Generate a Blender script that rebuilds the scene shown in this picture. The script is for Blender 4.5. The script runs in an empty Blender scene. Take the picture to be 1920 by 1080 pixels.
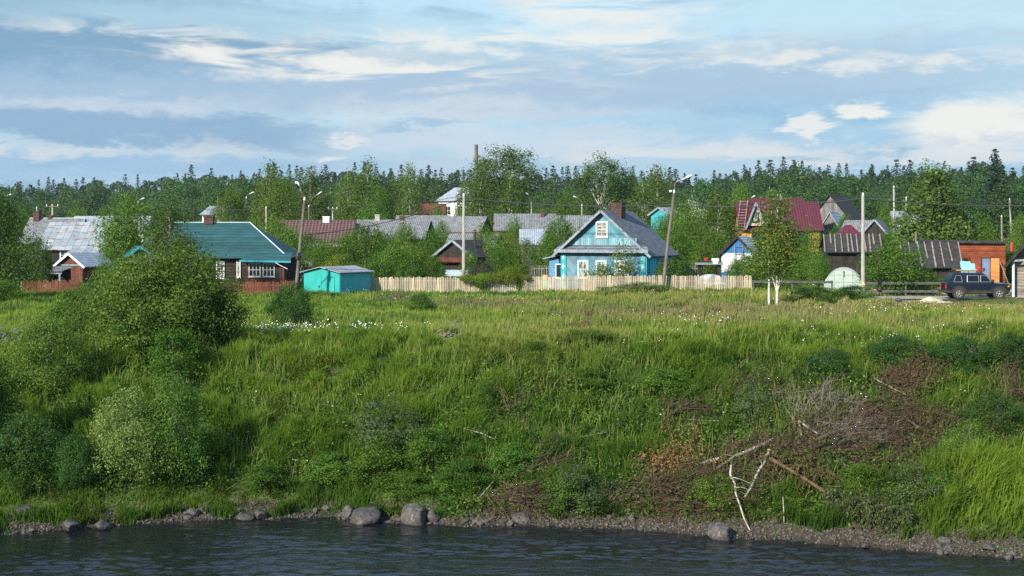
import bpy, math, random
import numpy as np
from mathutils import Vector, Matrix
C = bpy.context.scene.collection
scene = bpy.context.scene
R = math.radians
# ------------------------------------------------------------------ camera
F = 2667.0          # focal length in photo pixels (1920 wide)
HY = 430.0          # horizon row of the photo
ZC = 4.6            # eye height above the meadow
WZ = -5.6           # river level
cam_d = bpy.data.cameras.new("camera"); cam = bpy.data.objects.new("camera", cam_d); C.objects.link(cam)
cam_d.sensor_width = 36.0; cam_d.lens = 36.0*F/1920.0
cam_d.shift_y = -(540.0-HY)/1920.0
cam_d.clip_start = 1.0; cam_d.clip_end = 9000.0
cam.location = (0, 0, ZC); cam.rotation_euler = (R(90), 0, 0)
scene.camera = cam
# ------------------------------------------------------------------ light
SUN_AZ, SUN_EL = R(-142), R(28)      # clockwise from +Y; behind the viewer's left shoulder
sd = bpy.data.lights.new("sun", 'SUN'); sun = bpy.data.objects.new("sun", sd); C.objects.link(sun)
sd.energy = 5.0; sd.angle = R(2.5); sd.color = (1.0, 0.90, 0.76)
sv = Vector((math.sin(SUN_AZ)*math.cos(SUN_EL), math.cos(SUN_AZ)*math.cos(SUN_EL), math.sin(SUN_EL)))
sun.rotation_euler = sv.to_track_quat('Z', 'Y').to_euler()
scene.view_settings.view_transform = 'Standard'; scene.view_settings.look = 'None'
scene.view_settings.exposure = 0.86; scene.view_settings.gamma = 1.0
scene.cycles.max_bounces = 6; scene.cycles.transparent_max_bounces = 6; scene.cycles.diffuse_bounces = 3
scene.cycles.use_denoising = False
scene.cycles.caustics_reflective = False; scene.cycles.caustics_refractive = False

# ------------------------------------------------------------------ node helper
class G:
    def __init__(s, nt): s.nt = nt
    def n(s, t, **kw):
        nd = s.nt.nodes.new(t)
        for k, v in kw.items(): setattr(nd, k, v)
        return nd
    def l(s, a, b): s.nt.links.new(a, b)
    def put(s, sock, v):
        if isinstance(v, bpy.types.NodeSocket): s.l(v, sock)
        elif isinstance(v, (tuple, list)) and len(v) == 3 and sock.type == 'RGBA': sock.default_value = (*v, 1)
        else: sock.default_value = v
    def m(s, op, a, b=0.0, c=0.0, clamp=False):
        nd = s.n('ShaderNodeMath', operation=op, use_clamp=clamp)
        for i, v in enumerate((a, b, c)): s.put(nd.inputs[i], v)
        return nd.outputs[0]
    def mix(s, f, a, b, mode='MIX'):
        nd = s.n('ShaderNodeMix', data_type='RGBA', blend_type=mode); nd.clamp_factor = True
        s.put(nd.inputs[0], f); s.put(nd.inputs[6], a); s.put(nd.inputs[7], b)
        return nd.outputs[2]
    def xyz(s, v):
        nd = s.n('ShaderNodeSeparateXYZ'); s.l(v, nd.inputs[0]); return nd.outputs
    def vec(s, x, y, z):
        nd = s.n('ShaderNodeCombineXYZ')
        for i, v in enumerate((x, y, z)): s.put(nd.inputs[i], v)
        return nd.outputs[0]
    def noise(s, v, scale, detail=4, rough=.55, dist=0.0):
        nd = s.n('ShaderNodeTexNoise'); s.l(v, nd.inputs['Vector'])
        nd.inputs['Scale'].default_value = scale; nd.inputs['Detail'].default_value = detail
        nd.inputs['Roughness'].default_value = rough; nd.inputs['Distortion'].default_value = dist
        return nd.outputs[0]
    def white(s, v):
        nd = s.n('ShaderNodeTexWhiteNoise', noise_dimensions='3D'); s.l(v, nd.inputs['Vector']); return nd.outputs[0]
    def ss(s, v, a, b, lo=0.0, hi=1.0):
        nd = s.n('ShaderNodeMapRange', interpolation_type='SMOOTHSTEP')
        s.put(nd.inputs[0], v); nd.inputs[1].default_value = a; nd.inputs[2].default_value = b
        nd.inputs[3].default_value = lo; nd.inputs[4].default_value = hi
        return nd.outputs[0]

# ------------------------------------------------------------------ sky: Nishita air with procedural cloud sheets by direction
w = bpy.data.worlds.new("World"); scene.world = w; w.use_nodes = True
nt = w.node_tree; nt.nodes.clear(); g = G(nt)
sky = g.n('ShaderNodeTexSky', sky_type='NISHITA'); sky.sun_disc = False
sky.sun_elevation = SUN_EL; sky.sun_rotation = SUN_AZ; sky.air_density = 1.0; sky.dust_density = 0.6; sky.ozone_density = 2.0
tc = g.n('ShaderNodeTexCoord'); d3 = g.xyz(tc.outputs['Generated'])
az = g.m('ARCTAN2', d3[0], d3[1]); el = g.m('ARCSINE', d3[2])
U = g.m('MULTIPLY', az, F/1000.0)         # about one unit per thousand photo pixels
V = g.m('MULTIPLY', el, F/1000.0)
wv = g.vec(g.m('MULTIPLY', U, 2.2), g.m('MULTIPLY', V, 7.0), 3.1)
n1 = g.noise(wv, 1.0, 7, .58, 0.6)
n2 = g.noise(g.vec(g.m('MULTIPLY', U, 4.6), g.m('MULTIPLY', V, 27.0), 8.7), 1.0, 8, .6, 0.5)
n3 = g.noise(g.vec(g.m('MULTIPLY', U, 13.), g.m('MULTIPLY', V, 24.0), 1.7), 1.0, 7, .6, 0.2)
Uw = g.m('ADD', U, g.m('MULTIPLY', g.m('SUBTRACT', n1, .5), .55))
Vw = g.m('ADD', V, g.m('ADD', g.m('MULTIPLY', g.m('SUBTRACT', n2, .5), .075), g.m('MULTIPLY', g.m('SUBTRACT', n3, .5), .075)))
def blob(px, py, rx, ry, soft=1.0, slope=0.0):
    u0, v0 = (px-960)/1000., (HY-py)/1000.
    du = g.m('SUBTRACT', Uw, u0)
    dv = g.m('SUBTRACT', Vw, g.m('ADD', g.m('MULTIPLY', du, slope), v0))
    a = g.m('DIVIDE', du, rx/1000.); b = g.m('DIVIDE', dv, ry/1000.)
    r = g.m('SQRT', g.m('ADD', g.m('MULTIPLY', a, a), g.m('MULTIPLY', b, b)))
    return g.ss(r, 1.0+soft*.5, 1.0-soft*.5)
SK = 5.75      # colours below are radiances; the background strength is 0.1
def sc(c): return tuple(v*SK for v in c)
CLEAR = sc((.52, .74, .86)); WHITE = sc((.84, .85, .82)); GREY = sc((.23, .40, .57)); PALE = sc((.51, .64, .74)); BLUE = sc((.28, .50, .71))
col = g.mix(.75, sky.outputs[0], CLEAR)
col = g.mix(g.ss(V, .26, .10, 0, .85), col, sc((.36, .56, .74)))
deck = g.m('ADD', g.m('MULTIPLY', n1, .55), g.m('MULTIPLY', n2, .45))
col = g.mix(g.ss(deck, .47, .63, 0, .8), col, PALE)
col = g.mix(g.m('MULTIPLY', g.ss(deck, .50, .36), .55), col, GREY)
def layer(col, mask, colour, amt, tex=None, lo=.35, hi=.6):
    f = g.m('MULTIPLY', mask, amt)
    if tex is not None: f = g.m('MULTIPLY', f, g.ss(tex, lo, hi))
    return g.mix(f, col, colour)
col = layer(col, blob(130, 105, 640, 100, 1.0, -.02), GREY, 1.0)                    # grey bank upper left
col = layer(col, blob(640, 170, 900, 40, 1.2), sc((.40, .56, .74)), .7)
col = layer(col, blob(560, 60, 520, 30, 1.0, -.03), CLEAR, .6)
col = layer(col, blob(1350, 135, 760, 55, 1.2), sc((.37, .53, .69)), .75)
col = layer(col, blob(760, 190, 1100, 26, 1.2), sc((.40, .55, .70)), .6)
col = layer(col, blob(430, 100, 300, 22, 1.2, -.10), WHITE, .95, n2, .34, .56)      # bright rims under the grey bank
col = layer(col, blob(640, 130, 380, 30, 1.2, -.06), WHITE, .95, n2, .38, .58)
col = layer(col, blob(1050, 75, 420, 22, 1.3, .0), WHITE, .9, n2, .38, .6)
col = layer(col, blob(1500, 115, 420, 16, 1.3, .0), WHITE, .75, n2, .4, .6)
col = layer(col, blob(1130, 20, 170, 30, 1.1), WHITE, .9, n2, .35, .55)
col = layer(col, blob(1650, 35, 420, 40, 1.2), CLEAR, .7)
col = layer(col, blob(1300, 175, 500, 28, 1.3), sc((.42, .56, .72)), .7, n1, .3, .55)
col = layer(col, blob(1500, 225, 520, 40, 1.2), BLUE, .55)
col = layer(col, blob(640, 208, 800, 18, 1.3), sc((.62, .70, .78)), .75, n1, .35, .6)
col = layer(col, blob(200, 243, 480, 30, .8, -.03), sc((.27, .43, .61)), .9)        # dark bank lower left
col = layer(col, blob(90, 288, 190, 16, .9), sc((.62, .69, .76)), .85, n3, .36, .55)
col = layer(col, blob(400, 283, 90, 22, .9), sc((.60, .67, .74)), .8, n3, .36, .55)
col = layer(col, blob(300, 312, 420, 18, 1.2), sc((.33, .52, .72)), .8)
col = layer(col, blob(1000, 262, 330, 22, 1.3), sc((.58, .69, .80)), .7)
col = layer(col, blob(840, 230, 70, 9, 1.0), sc((.30, .48, .68)), .6)
col = layer(col, blob(700, 262, 60, 8, 1.0), WHITE, .6); col = layer(col, blob(655, 294, 26, 8, .9), WHITE, .6)
col = layer(col, blob(1300, 280, 260, 18, 1.3), sc((.70, .74, .77)), .75, n2, .36, .55)
col = layer(col, blob(1790, 245, 165, 42, .7, .02), WHITE, 1.0)                     # cumulus on the right
col = layer(col, blob(1870, 268, 110, 14, 1.2), sc((.50, .62, .74)), .55, n3, .4, .6)
col = layer(col, blob(1700, 262, 120, 14, 1.2), sc((.48, .60, .73)), .45, n3, .4, .6)
col = layer(col, blob(1548, 220, 46, 14, .8, -.1), WHITE, .95)
col = layer(col, blob(1455, 240, 32, 13, .8), WHITE, .85)
col = layer(col, blob(1870, 205, 70, 18, 1.2), WHITE, .6, n3, .4, .58)
col = layer(col, blob(1660, 292, 320, 17, 1.2), sc((.72, .75, .77)), .8, n2, .36, .56)
col = g.mix(g.ss(el, .165, .27, 0, .85), col, sc((.34, .56, .88)))        # clearer blue overhead, above the frame
bg = g.n('ShaderNodeBackground'); g.l(col, bg.inputs[0]); bg.inputs[1].default_value = 0.1
wo = g.n('ShaderNodeOutputWorld'); g.l(bg.outputs[0], wo.inputs[0])

# ------------------------------------------------------------------ numeric noise
def _h(ix, iy, seed):
    n = (ix.astype(np.int64)*374761393 + iy.astype(np.int64)*668265263 + seed*982451653) & 0x7fffffff
    n = ((n ^ (n >> 13))*1274126177) & 0x7fffffff
    return ((n ^ (n >> 16)) & 0xffff)/65535.0
def vnoise(x, y, seed=0):
    x = np.asarray(x, float); y = np.asarray(y, float)
    ix = np.floor(x); iy = np.floor(y); fx = x-ix; fy = y-iy
    fx = fx*fx*(3-2*fx); fy = fy*fy*(3-2*fy)
    a = _h(ix, iy, seed); b = _h(ix+1, iy, seed); c = _h(ix, iy+1, seed); d = _h(ix+1, iy+1, seed)
    return (a*(1-fx)+b*fx)*(1-fy)+(c*(1-fx)+d*fx)*fy
def fbm(x, y, seed=0, o=4):
    s = 0; a = .5; t = 0
    for i in range(o):
        s = s+a*vnoise(x*2**i, y*2**i, seed+i*7); t += a; a *= .5
    return s/t
# ------------------------------------------------------------------ terrain shape
_sp = [(-900,1010),(-200,1005),(0,1000),(200,987),(350,975),(600,969),(780,984),(1000,984),(1150,990),(1300,1002),(1600,1022),(1800,1040),(1920,1050),(2150,1062),(2900,1075)]
_sy = np.array([(ZC-WZ)*F/(p[1]-HY) for p in _sp]); _sx = np.array([(p[0]-960)/F for p in _sp])*_sy
def shore(x): return np.interp(x, _sx, _sy)+.35*(fbm(np.asarray(x)*.5, np.asarray(x)*0+3.3, 5)-.5)
def crest(x):
    return np.interp(x, [-40,-22,-10,-2,6,14,30], [63,63,62.5,60.5,59.5,60.5,60])+1.6*(fbm(np.asarray(x)*.16, np.asarray(x)*0+9.1, 11)-.5)
def gz(x, y):
    x = np.asarray(x, float); y = np.asarray(y, float)
    ys = shore(x); yc = crest(x); d = y-ys
    bw = np.interp(x, [-18,-2,4,12,18], [.45,.45,.8,1.25,1.25])
    t = np.clip((d-bw)/(yc-ys-bw), 0, 1)
    beach = WZ+np.clip(d, -60, 0)*.22+np.clip(d, 0, bw)*.30
    slope = 4.98*(1-(1-t)**1.45)
    top = np.clip((y-yc)/28., 0, 1)*.22+np.clip(y-118, 0, 240)*.0066+np.clip(y-358, 0, 4000)*.0004
    z = beach+slope+top
    amp = np.clip(d/3., 0, 1)*np.clip(1.35-np.abs(t-.55)*1.7, .25, 1)
    z = z+amp*(1.25*(fbm(x*.28, y*.28, 21)-.5)+.35*(fbm(x*.9, y*.9, 31, 3)-.5))
    flat = np.clip((y-88)/8, 0, 1)
    z = z*(1-flat)+(top+WZ+bw*.30+4.98)*flat+flat*.12*(fbm(x*.1, y*.1, 41)-.5)
    return z
def gz1(x, y): return float(gz(np.array([x]), np.array([y]))[0])
def X(px, Y): return (px-960.0)/F*Y
def H(py, Y): return ZC+(HY-py)/F*Y
_ys = np.concatenate([np.arange(42, 70, .05), np.arange(70, 130, .2), np.arange(130, 500, 1.)])
def ground(px, py):
    """the point of the ground that the photo shows at this pixel"""
    zr = ZC+(HY-py)/F*_ys; zg = gz((px-960)/F*_ys, _ys)
    k = np.nonzero(zr <= zg)[0]
    Y = float(_ys[k[0]]) if len(k) else 480.0
    return Vector((X(px, Y), Y, gz1(X(px, Y), Y)))
NS, NT = 420000, 330000
# ------------------------------------------------------------------ mesh helper
class MB:
    def __init__(s): s.v = []; s.f = []; s.mi = []
    def add(s, vs, fs, mi=0):
        o = len(s.v); s.v += [tuple(v) for v in vs]; s.f += [tuple(i+o for i in f) for f in fs]; s.mi += [mi]*len(fs); return s
    def box(s, x0, x1, y0, y1, z0, z1, mi=0):
        return s.add([(x0,y0,z0),(x1,y0,z0),(x1,y1,z0),(x0,y1,z0),(x0,y0,z1),(x1,y0,z1),(x1,y1,z1),(x0,y1,z1)],
                     [(0,3,2,1),(4,5,6,7),(0,1,5,4),(1,2,6,5),(2,3,7,6),(3,0,4,7)], mi)
    def bar(s, p, q, w, h, mi=0, up=(0,0,1)):
        p = Vector(p); q = Vector(q); d = (q-p).normalized(); up = Vector(up)
        a = d.cross(up)
        if a.length < 1e-3: a = d.cross(Vector((0,1,0)))
        a.normalize(); b = a.cross(d); a *= w/2; b *= h/2
        return s.add([p-a-b,p+a-b,p+a+b,p-a+b,q-a-b,q+a-b,q+a+b,q-a+b],[(0,3,2,1),(4,5,6,7),(0,1,5,4),(1,2,6,5),(2,3,7,6),(3,0,4,7)], mi)
    def slab(s, pts, th, mi=0):
        """polygon with thickness, grown against its normal"""
        P = [Vector(p) for p in pts]; n = (P[1]-P[0]).cross(P[-1]-P[0]).normalized()*th; k = len(P)
        return s.add(P+[p-n for p in P], [tuple(range(k)), tuple(range(2*k-1, k-1, -1))]+[(i, i+k, (i+1)%k+k, (i+1)%k) for i in range(k)], mi)
    def tube(s, pts, rad, n=6, mi=0, cap=True):
        P = [Vector(p) for p in pts]; k = len(P)
        if not isinstance(rad, (list, tuple, np.ndarray)): rad = [rad]*k
        vs = []; fs = []
        for i, p in enumerate(P):
            d = (P[min(i+1, k-1)]-P[max(i-1, 0)]).normalized()
            a = d.cross(Vector((0,0,1)) if abs(d.z) < .9 else Vector((0,1,0))).normalized(); b = d.cross(a)
            for j in range(n):
                t = 2*math.pi*j/n; vs.append(p+(a*math.cos(t)+b*math.sin(t))*rad[i])
        for i in range(k-1):
            for j in range(n): fs.append((i*n+j, i*n+(j+1)%n, (i+1)*n+(j+1)%n, (i+1)*n+j))
        if cap: fs += [tuple(range(n-1, -1, -1)), tuple(range((k-1)*n, k*n))]
        return s.add(vs, fs, mi)
    def lathe(s, prof, n=16, mi=0, axis='z', c=(0,0,0)):
        vs = []; fs = []; k = len(prof)
        for r, h in prof:
            for j in range(n):
                t = 2*math.pi*j/n; a, b = r*math.cos(t), r*math.sin(t)
                vs.append((a+c[0], b+c[1], h+c[2]) if axis == 'z' else (a+c[0], h+c[1], b+c[2]))
        for i in range(k-1):
            for j in range(n): fs.append((i*n+j, i*n+(j+1)%n, (i+1)*n+(j+1)%n, (i+1)*n+j))
        return s.add(vs, fs, mi)
    def build(s, name, mats, parent=None, smooth=False):
        me = bpy.data.meshes.new(name); me.from_pydata(s.v, [], s.f)
        if not isinstance(mats, (list, tuple)): mats = [mats]
        for m in mats: me.materials.append(m)
        if len(mats) > 1: me.polygons.foreach_set('material_index', s.mi)
        if smooth: me.polygons.foreach_set('use_smooth', [True]*len(me.polygons))
        me.update(); o = bpy.data.objects.new(name, me); C.objects.link(o)
        if parent: o.parent = parent
        return o
def np_mesh(name, Vt, Fs, mats, col=None, mi=None, parent=None, link=True):
    """Vt (n,3); Fs list of (m,k) index arrays; col (n,3) goes into the point attribute 'col'"""
    me = bpy.data.meshes.new(name); Vt = np.asarray(Vt, np.float32)
    me.vertices.add(len(Vt)); me.vertices.foreach_set('co', Vt.ravel())
    loops = np.concatenate([f.ravel() for f in Fs]).astype(np.int32)
    ks = np.concatenate([np.full(len(f), f.shape[1]) for f in Fs]); st = np.concatenate([[0], np.cumsum(ks)[:-1]]).astype(np.int32)
    me.loops.add(len(loops)); me.loops.foreach_set('vertex_index', loops)
    me.polygons.add(len(ks)); me.polygons.foreach_set('loop_start', st)
    for m in (mats if isinstance(mats, (list, tuple)) else [mats]): me.materials.append(m)
    if mi is not None: me.polygons.foreach_set('material_index', np.asarray(mi, np.int32))
    me.update(calc_edges=True)
    if col is not None:
        a = me.attributes.new('col', 'FLOAT_COLOR', 'POINT')
        a.data.foreach_set('color', np.concatenate([col, np.ones((len(col), 1))], 1).astype(np.float32).ravel())
    o = bpy.data.objects.new(name, me)
    if link: C.objects.link(o)
    if parent: o.parent = parent
    return o
def tag(o, label, cat, group=None):
    o['label'] = label; o['category'] = cat
    if group: o['group'] = group
    return o
def empty(name, loc, rz=0, label=None, cat=None, group=None):
    o = bpy.data.objects.new(name, None); C.objects.link(o); o.location = loc; o.rotation_euler = (0, 0, rz); o.empty_display_size = .2
    if label: tag(o, label, cat, group)
    return o
def copy_tree(o, parent=None):
    c = o.copy(); C.objects.link(c); c.parent = parent
    for ch in list(o.children): copy_tree(ch, c)
    return c
# ------------------------------------------------------------------ materials
def newmat(name):
    m = bpy.data.materials.new(name); m.use_nodes = True; nt = m.node_tree
    b = nt.nodes['Principled BSDF']; return m, G(nt), b
def pm(name, c1, c2=None, sc=6.0, rough=.8, stretch=(1,1,1), lo=.35, hi=.65, bump=0.0, metal=0.0, spec=.3,
       plank=None, ridge=None, stain=None, wseed=0.0):
    """one surface: two colours mixed by noise; plank=(axis, pitch, gap_dark, vary) boards; ridge=(axis, pitch, depth) corrugation;
    stain=(colour, scale, lo, hi) patches of rust or lichen"""
    m, g, b = newmat(name); tc = g.n('ShaderNodeTexCoord').outputs['Object']
    c2 = c2 or tuple(v*.6 for v in c1)
    mp = g.n('ShaderNodeMapping'); g.l(tc, mp.inputs[0]); mp.inputs['Scale'].default_value = stretch; mp.inputs['Location'].default_value = (wseed, wseed*.7, 0)
    f = g.noise(mp.outputs[0], sc, 5, .6)
    col = g.mix(g.ss(f, lo, hi), c1, c2); hgt = f
    if plank:
        ax, pitch, dark, vary = plank; s = g.xyz(tc)
        co = {'x': s[0], 'y': s[1], 'z': s[2], 'xy': g.m('ADD', s[0], s[1]),
              'chev': g.m('ADD', g.m('PINGPONG', s[0], .86), s[2]), 'diag': g.m('ADD', g.m('MULTIPLY', g.m('ABSOLUTE', s[0]), 1.0), s[2])}[ax]
        q = g.m('DIVIDE', co, pitch); fl = g.m('FLOOR', q); fr = g.m('FRACT', q)
        rnd = g.white(g.vec(fl, 3.3, wseed))
        col = g.mix(1.0, col, g.mix(rnd, (1-vary,)*3, (1+vary*.6,)*3), 'MULTIPLY')
        gap = g.m('MULTIPLY', g.ss(fr, 0.0, .16), g.ss(fr, 1.0, .84))
        col = g.mix(1.0, col, g.mix(gap, (dark,)*3, (1,1,1)), 'MULTIPLY')
        hgt = g.m('ADD', g.m('MULTIPLY', f, .3), gap)
    if ridge:
        ax, pitch, depth = ridge; s = g.xyz(tc)
        wv = g.m('SINE', g.m('MULTIPLY', s[{'x':0,'y':1,'z':2}[ax]], 2*math.pi/pitch))
        col = g.mix(1.0, col, g.mix(g.ss(wv, -1, 1), (1-depth,)*3, (1,1,1)), 'MULTIPLY'); hgt = g.m('ADD', g.m('MULTIPLY', f, .5), wv)
    if stain:
        sc_, s2, l2, h2 = stain
        col = g.mix(g.ss(g.noise(mp.outputs[0], s2, 6, .65), l2, h2), col, sc_)
    g.l(col, b.inputs['Base Color']); b.inputs['Roughness'].default_value = rough; b.inputs['Metallic'].default_value = metal
    b.inputs['Specular IOR Level'].default_value = spec
    if bump:
        bn = g.n('ShaderNodeBump'); bn.inputs['Strength'].default_value = bump; bn.inputs['Distance'].default_value = .05
        g.l(hgt, bn.inputs['Height']); g.l(bn.outputs[0], b.inputs['Normal'])
    return m
def leafmat(name, trans=.35, hue=.04, val=.25, rough=.55):
    """foliage: per-leaf colour from the mesh, a little different on every plant; light passes through the blades"""
    m, g, b = newmat(name)
    a = g.n('ShaderNodeAttribute'); a.attribute_name = 'col'
    oi = g.n('ShaderNodeObjectInfo'); hs = g.n('ShaderNodeHueSaturation')
    g.l(a.outputs['Color'], hs.inputs['Color'])
    g.l(g.m('ADD', .5-hue*.2, g.m('MULTIPLY', oi.outputs['Random'], hue)), hs.inputs['Hue'])
    g.l(g.m('ADD', 1-val/2, g.m('MULTIPLY', g.m('FRACT', g.m('MULTIPLY', oi.outputs['Random'], 7.3)), val)), hs.inputs['Value'])
    g.l(hs.outputs[0], b.inputs['Base Color']); b.inputs['Roughness'].default_value = rough; b.inputs['Specular IOR Level'].default_value = .10
    tr = g.n('ShaderNodeBsdfTranslucent'); g.l(g.mix(1.0, hs.outputs[0], (1.25, 1.3, .6), 'MULTIPLY'), tr.inputs[0])
    mx = g.n('ShaderNodeMixShader'); mx.inputs[0].default_value = trans
    g.l(b.outputs[0], mx.inputs[1]); g.l(tr.outputs[0], mx.inputs[2])
    g.l(mx.outputs[0], g.nt.nodes['Material Output'].inputs[0])
    return m
LEAF = leafmat("leaves", .42, .03, .40); GRASS = leafmat("grass_blades", .42, 0, 0, .6); NEEDLE = leafmat("needles", .1, .03, .3)
BARK = pm("bark", (.09,.075,.06), (.04,.033,.028), 9, .9, bump=.4)
def birch_mat():
    m, g, b = newmat("birch_bark"); tc = g.n('ShaderNodeTexCoord').outputs['Object']; s = g.xyz(tc)
    f = g.noise(g.vec(g.m('MULTIPLY', s[0], 5), g.m('MULTIPLY', s[1], 5), g.m('MULTIPLY', s[2], 9)), 1.0, 4, .6)
    g.l(g.mix(g.ss(f, .56, .62), (.50,.49,.46), (.035,.033,.03)), b.inputs['Base Color']); b.inputs['Roughness'].default_value = .7
    return m
BIRCH = birch_mat()
DEADWOOD = pm("grey_deadwood", (.26,.235,.20), (.13,.115,.10), 5, .85, stretch=(1,1,1))
TWIG = pm("brown_twigs", (.10,.065,.045), (.05,.035,.028), 4, .9)
DEADTWIG = pm("grey_dead_twigs", (.17,.15,.13), (.085,.075,.065), 5, .9)
PALEPOLE = pm("bleached_birch_pole", (.40,.38,.34), (.22,.20,.18), 5, .8, stretch=(1,1,.4))
CUTWOOD = pm("fresh_cut_wood", (.62,.40,.20), (.45,.28,.14), 8, .7)
ROCK = pm("river_rock", (.095,.088,.083), (.042,.040,.040), 3.2, .8, bump=.6, stain=((.20,.19,.17), 4.0, .56, .68))
WETROCK = pm("wet_river_rock", (.075,.07,.068), (.035,.033,.033), 4, .5, bump=.5, stain=((.14,.12,.10), 5.0, .58, .68))
GREYWOOD = pm("weathered_grey_boards", (.20,.20,.20), (.10,.105,.11), 4, .85, stretch=(1,1,.2), plank=('xy', .17, .35, .35))
DARKWOOD = pm("dark_boards", (.035,.03,.028), (.018,.016,.015), 4, .85, plank=('xy', .17, .5, .4))
LOGWALL = pm("blackened_log_wall", (.035,.026,.022), (.014,.011,.010), 5, .8, stretch=(.3,.3,1), plank=('z', .24, .25, .4), bump=.8)
REDWOOD = pm("red_brown_boards", (.15,.035,.017), (.09,.022,.012), 5, .7, plank=('z', .17, .5, .3))
REDVERT = pm("red_brown_upright_boards", (.13,.045,.025), (.075,.025,.016), 5, .75, plank=('xy', .18, .4, .35))
SAUNA = pm("orange_brown_plank_siding", (.24,.062,.022), (.15,.036,.014), 3, .65, stretch=(.4,.4,1), plank=('z', .165, .5, .3), bump=.4)
SLATE_X = pm("grey_corrugated_sheet_x", (.24,.255,.28), (.145,.155,.17), 2.2, .75, ridge=('x', .20, .5), bump=.5, stain=((.10,.11,.085), 2.0, .58, .75))
SLATE_Y = pm("grey_corrugated_sheet_y", (.165,.19,.23), (.10,.115,.145), 2.2, .75, ridge=('y', .24, .5), bump=.5, stain=((.09,.10,.08), 2.0, .6, .75))
PALE_SHEET = pm("pale_zinc_sheet", (.42,.46,.52), (.30,.34,.40), 1.5, .45, metal=.3, ridge=('x', .22, .25), bump=.3)
TARPAPER = pm("black_tar_paper", (.038,.037,.040), (.020,.020,.022), 3, .85, bump=.4, stain=((.075,.07,.068), 1.6, .56, .72))
BURG = pm("burgundy_profiled_metal", (.12,.017,.030), (.09,.013,.024), 1.5, .42, ridge=('x', .30, .45), bump=.5, spec=.5)
TEALROOF = pm("teal_soft_roofing", (.020,.078,.088), (.012,.054,.063), 2.5, .7, stretch=(.3,1,1), plank=('z', .22, .6, .25))
TILEROOF = pm("brown_tile_sheet", (.16,.085,.08), (.11,.06,.058), 3, .5, ridge=('x', .36, .5), bump=.6, plank=('z', .24, .35, .1))
def rust_roof():
    m, g, b = newmat("rust_streaked_tin"); tc = g.n('ShaderNodeTexCoord').outputs['Object']; s = g.xyz(tc)
    px_ = g.m('DIVIDE', s[0], .78); pz = g.m('DIVIDE', s[2], .72)
    rnd = g.white(g.vec(g.m('FLOOR', px_), g.m('FLOOR', pz), 2.0))
    col = g.mix(rnd, (.19,.23,.27), (.29,.325,.36))
    col = g.mix(g.ss(g.noise(g.vec(g.m('MULTIPLY', s[0], .7), s[1], g.m('MULTIPLY', s[2], 3.2)), 1.6, 5, .65), .545, .64), col, (.17,.06,.028))
    fx = g.m('FRACT', px_); fz = g.m('FRACT', pz)
    seam = g.m('MULTIPLY', g.ss(fx, 0, .12), g.ss(fz, 0, .08))
    col = g.mix(1.0, col, g.mix(seam, (.38,.40,.43), (1,1,1)), 'MULTIPLY')
    g.l(col, b.inputs['Base Color']); b.inputs['Roughness'].default_value = .6; b.inputs['Metallic'].default_value = .15
    return m
RUST = rust_roof()
BLUEGABLE = pm("sun_bleached_turquoise_boards", (.052,.215,.28), (.11,.24,.29), 2.5, .75, stretch=(1,1,.4), plank=('diag', .21, .45, .25), stain=((.21,.28,.31), 1.2, .56, .70))
BLUEBAND = pm("turquoise_upright_boards", (.10,.29,.36), (.22,.31,.35), 3, .75, stretch=(2,2,.4), plank=('x', .19, .5, .35))
BLUECHEV = pm("faded_chevron_boards_eave_shade", (.06,.185,.27), (.13,.215,.27), 2, .75, stretch=(1,1,.4), plank=('chev', .20, .4, .3))  # weathered boards; eave shade on the lower wall is put into the colour
BLUESIDE = pm("saturated_turquoise_boards", (.045,.45,.62), (.045,.37,.54), 3, .65, stretch=(1,1,.4), plank=('y', .2, .5, .3))  # more saturated paint, lightened to stand in for sun on this wall
BLUEANNEX = pm("blue_annex_boards", (.06,.17,.33), (.10,.22,.35), 3, .75, plank=('z', .2, .55, .3))
TEAL = pm("teal_painted_sheet_steel", (.012,.32,.30), (.010,.26,.26), 1.4, .5, spec=.45, stain=((.06,.36,.33), 3, .62, .75))
TEALLIT = pm("teal_sheet_steel_lit_tone", (.015,.36,.41), (.012,.30,.36), 1.4, .5, spec=.45)  # the garage teal again, lighter to carry the light on its right side
COBALT = pm("cobalt_boards", (.012,.16,.42), (.01,.12,.33), 3, .65, plank=('x', .17, .5, .3))
WHITEBOARD = pm("white_boards", (.62,.66,.70), (.42,.48,.54), 3, .7, plank=('z', .18, .6, .2))
OCHRE = pm("ochre_boards", (.52,.27,.065), (.42,.21,.05), 3, .65, plank=('z', .18, .65, .15))
CREAM = pm("cream_boards", (.52,.47,.38), (.40,.36,.30), 3, .7, plank=('z', .18, .7, .15))
YELLOWISH = pm("sandy_yellow_boards", (.55,.40,.19), (.42,.30,.15), 3, .7, plank=('z', .2, .7, .15))
WHITEWALL = pm("white_plaster", (.62,.63,.62), (.50,.51,.52), 2, .8)
WHITE = pm("white_painted_trim", (.58,.62,.64), (.46,.50,.53), 6, .55)
PALETRIM = pm("pale_blue_trim", (.44,.56,.60), (.35,.46,.50), 5, .6)
GREYTRIM = pm("grey_weathered_trim", (.22,.27,.31), (.14,.18,.21), 5, .75)
TEALTRIM = pm("turquoise_trim", (.03,.30,.36), (.02,.24,.30), 5, .6)
GLASS = pm("dark_window_glass", (.022,.028,.036), (.012,.016,.022), 2, .12, spec=.4)
CURTAIN = pm("window_with_curtain", (.30,.33,.27), (.045,.06,.06), 2.5, .15, spec=.6, stretch=(2,1,.6), lo=.42, hi=.56)
BOARDEDWIN = pm("window_with_old_blinds", (.34,.29,.22), (.07,.07,.07), 3, .2, spec=.5, stretch=(.6,1,4))
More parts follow.
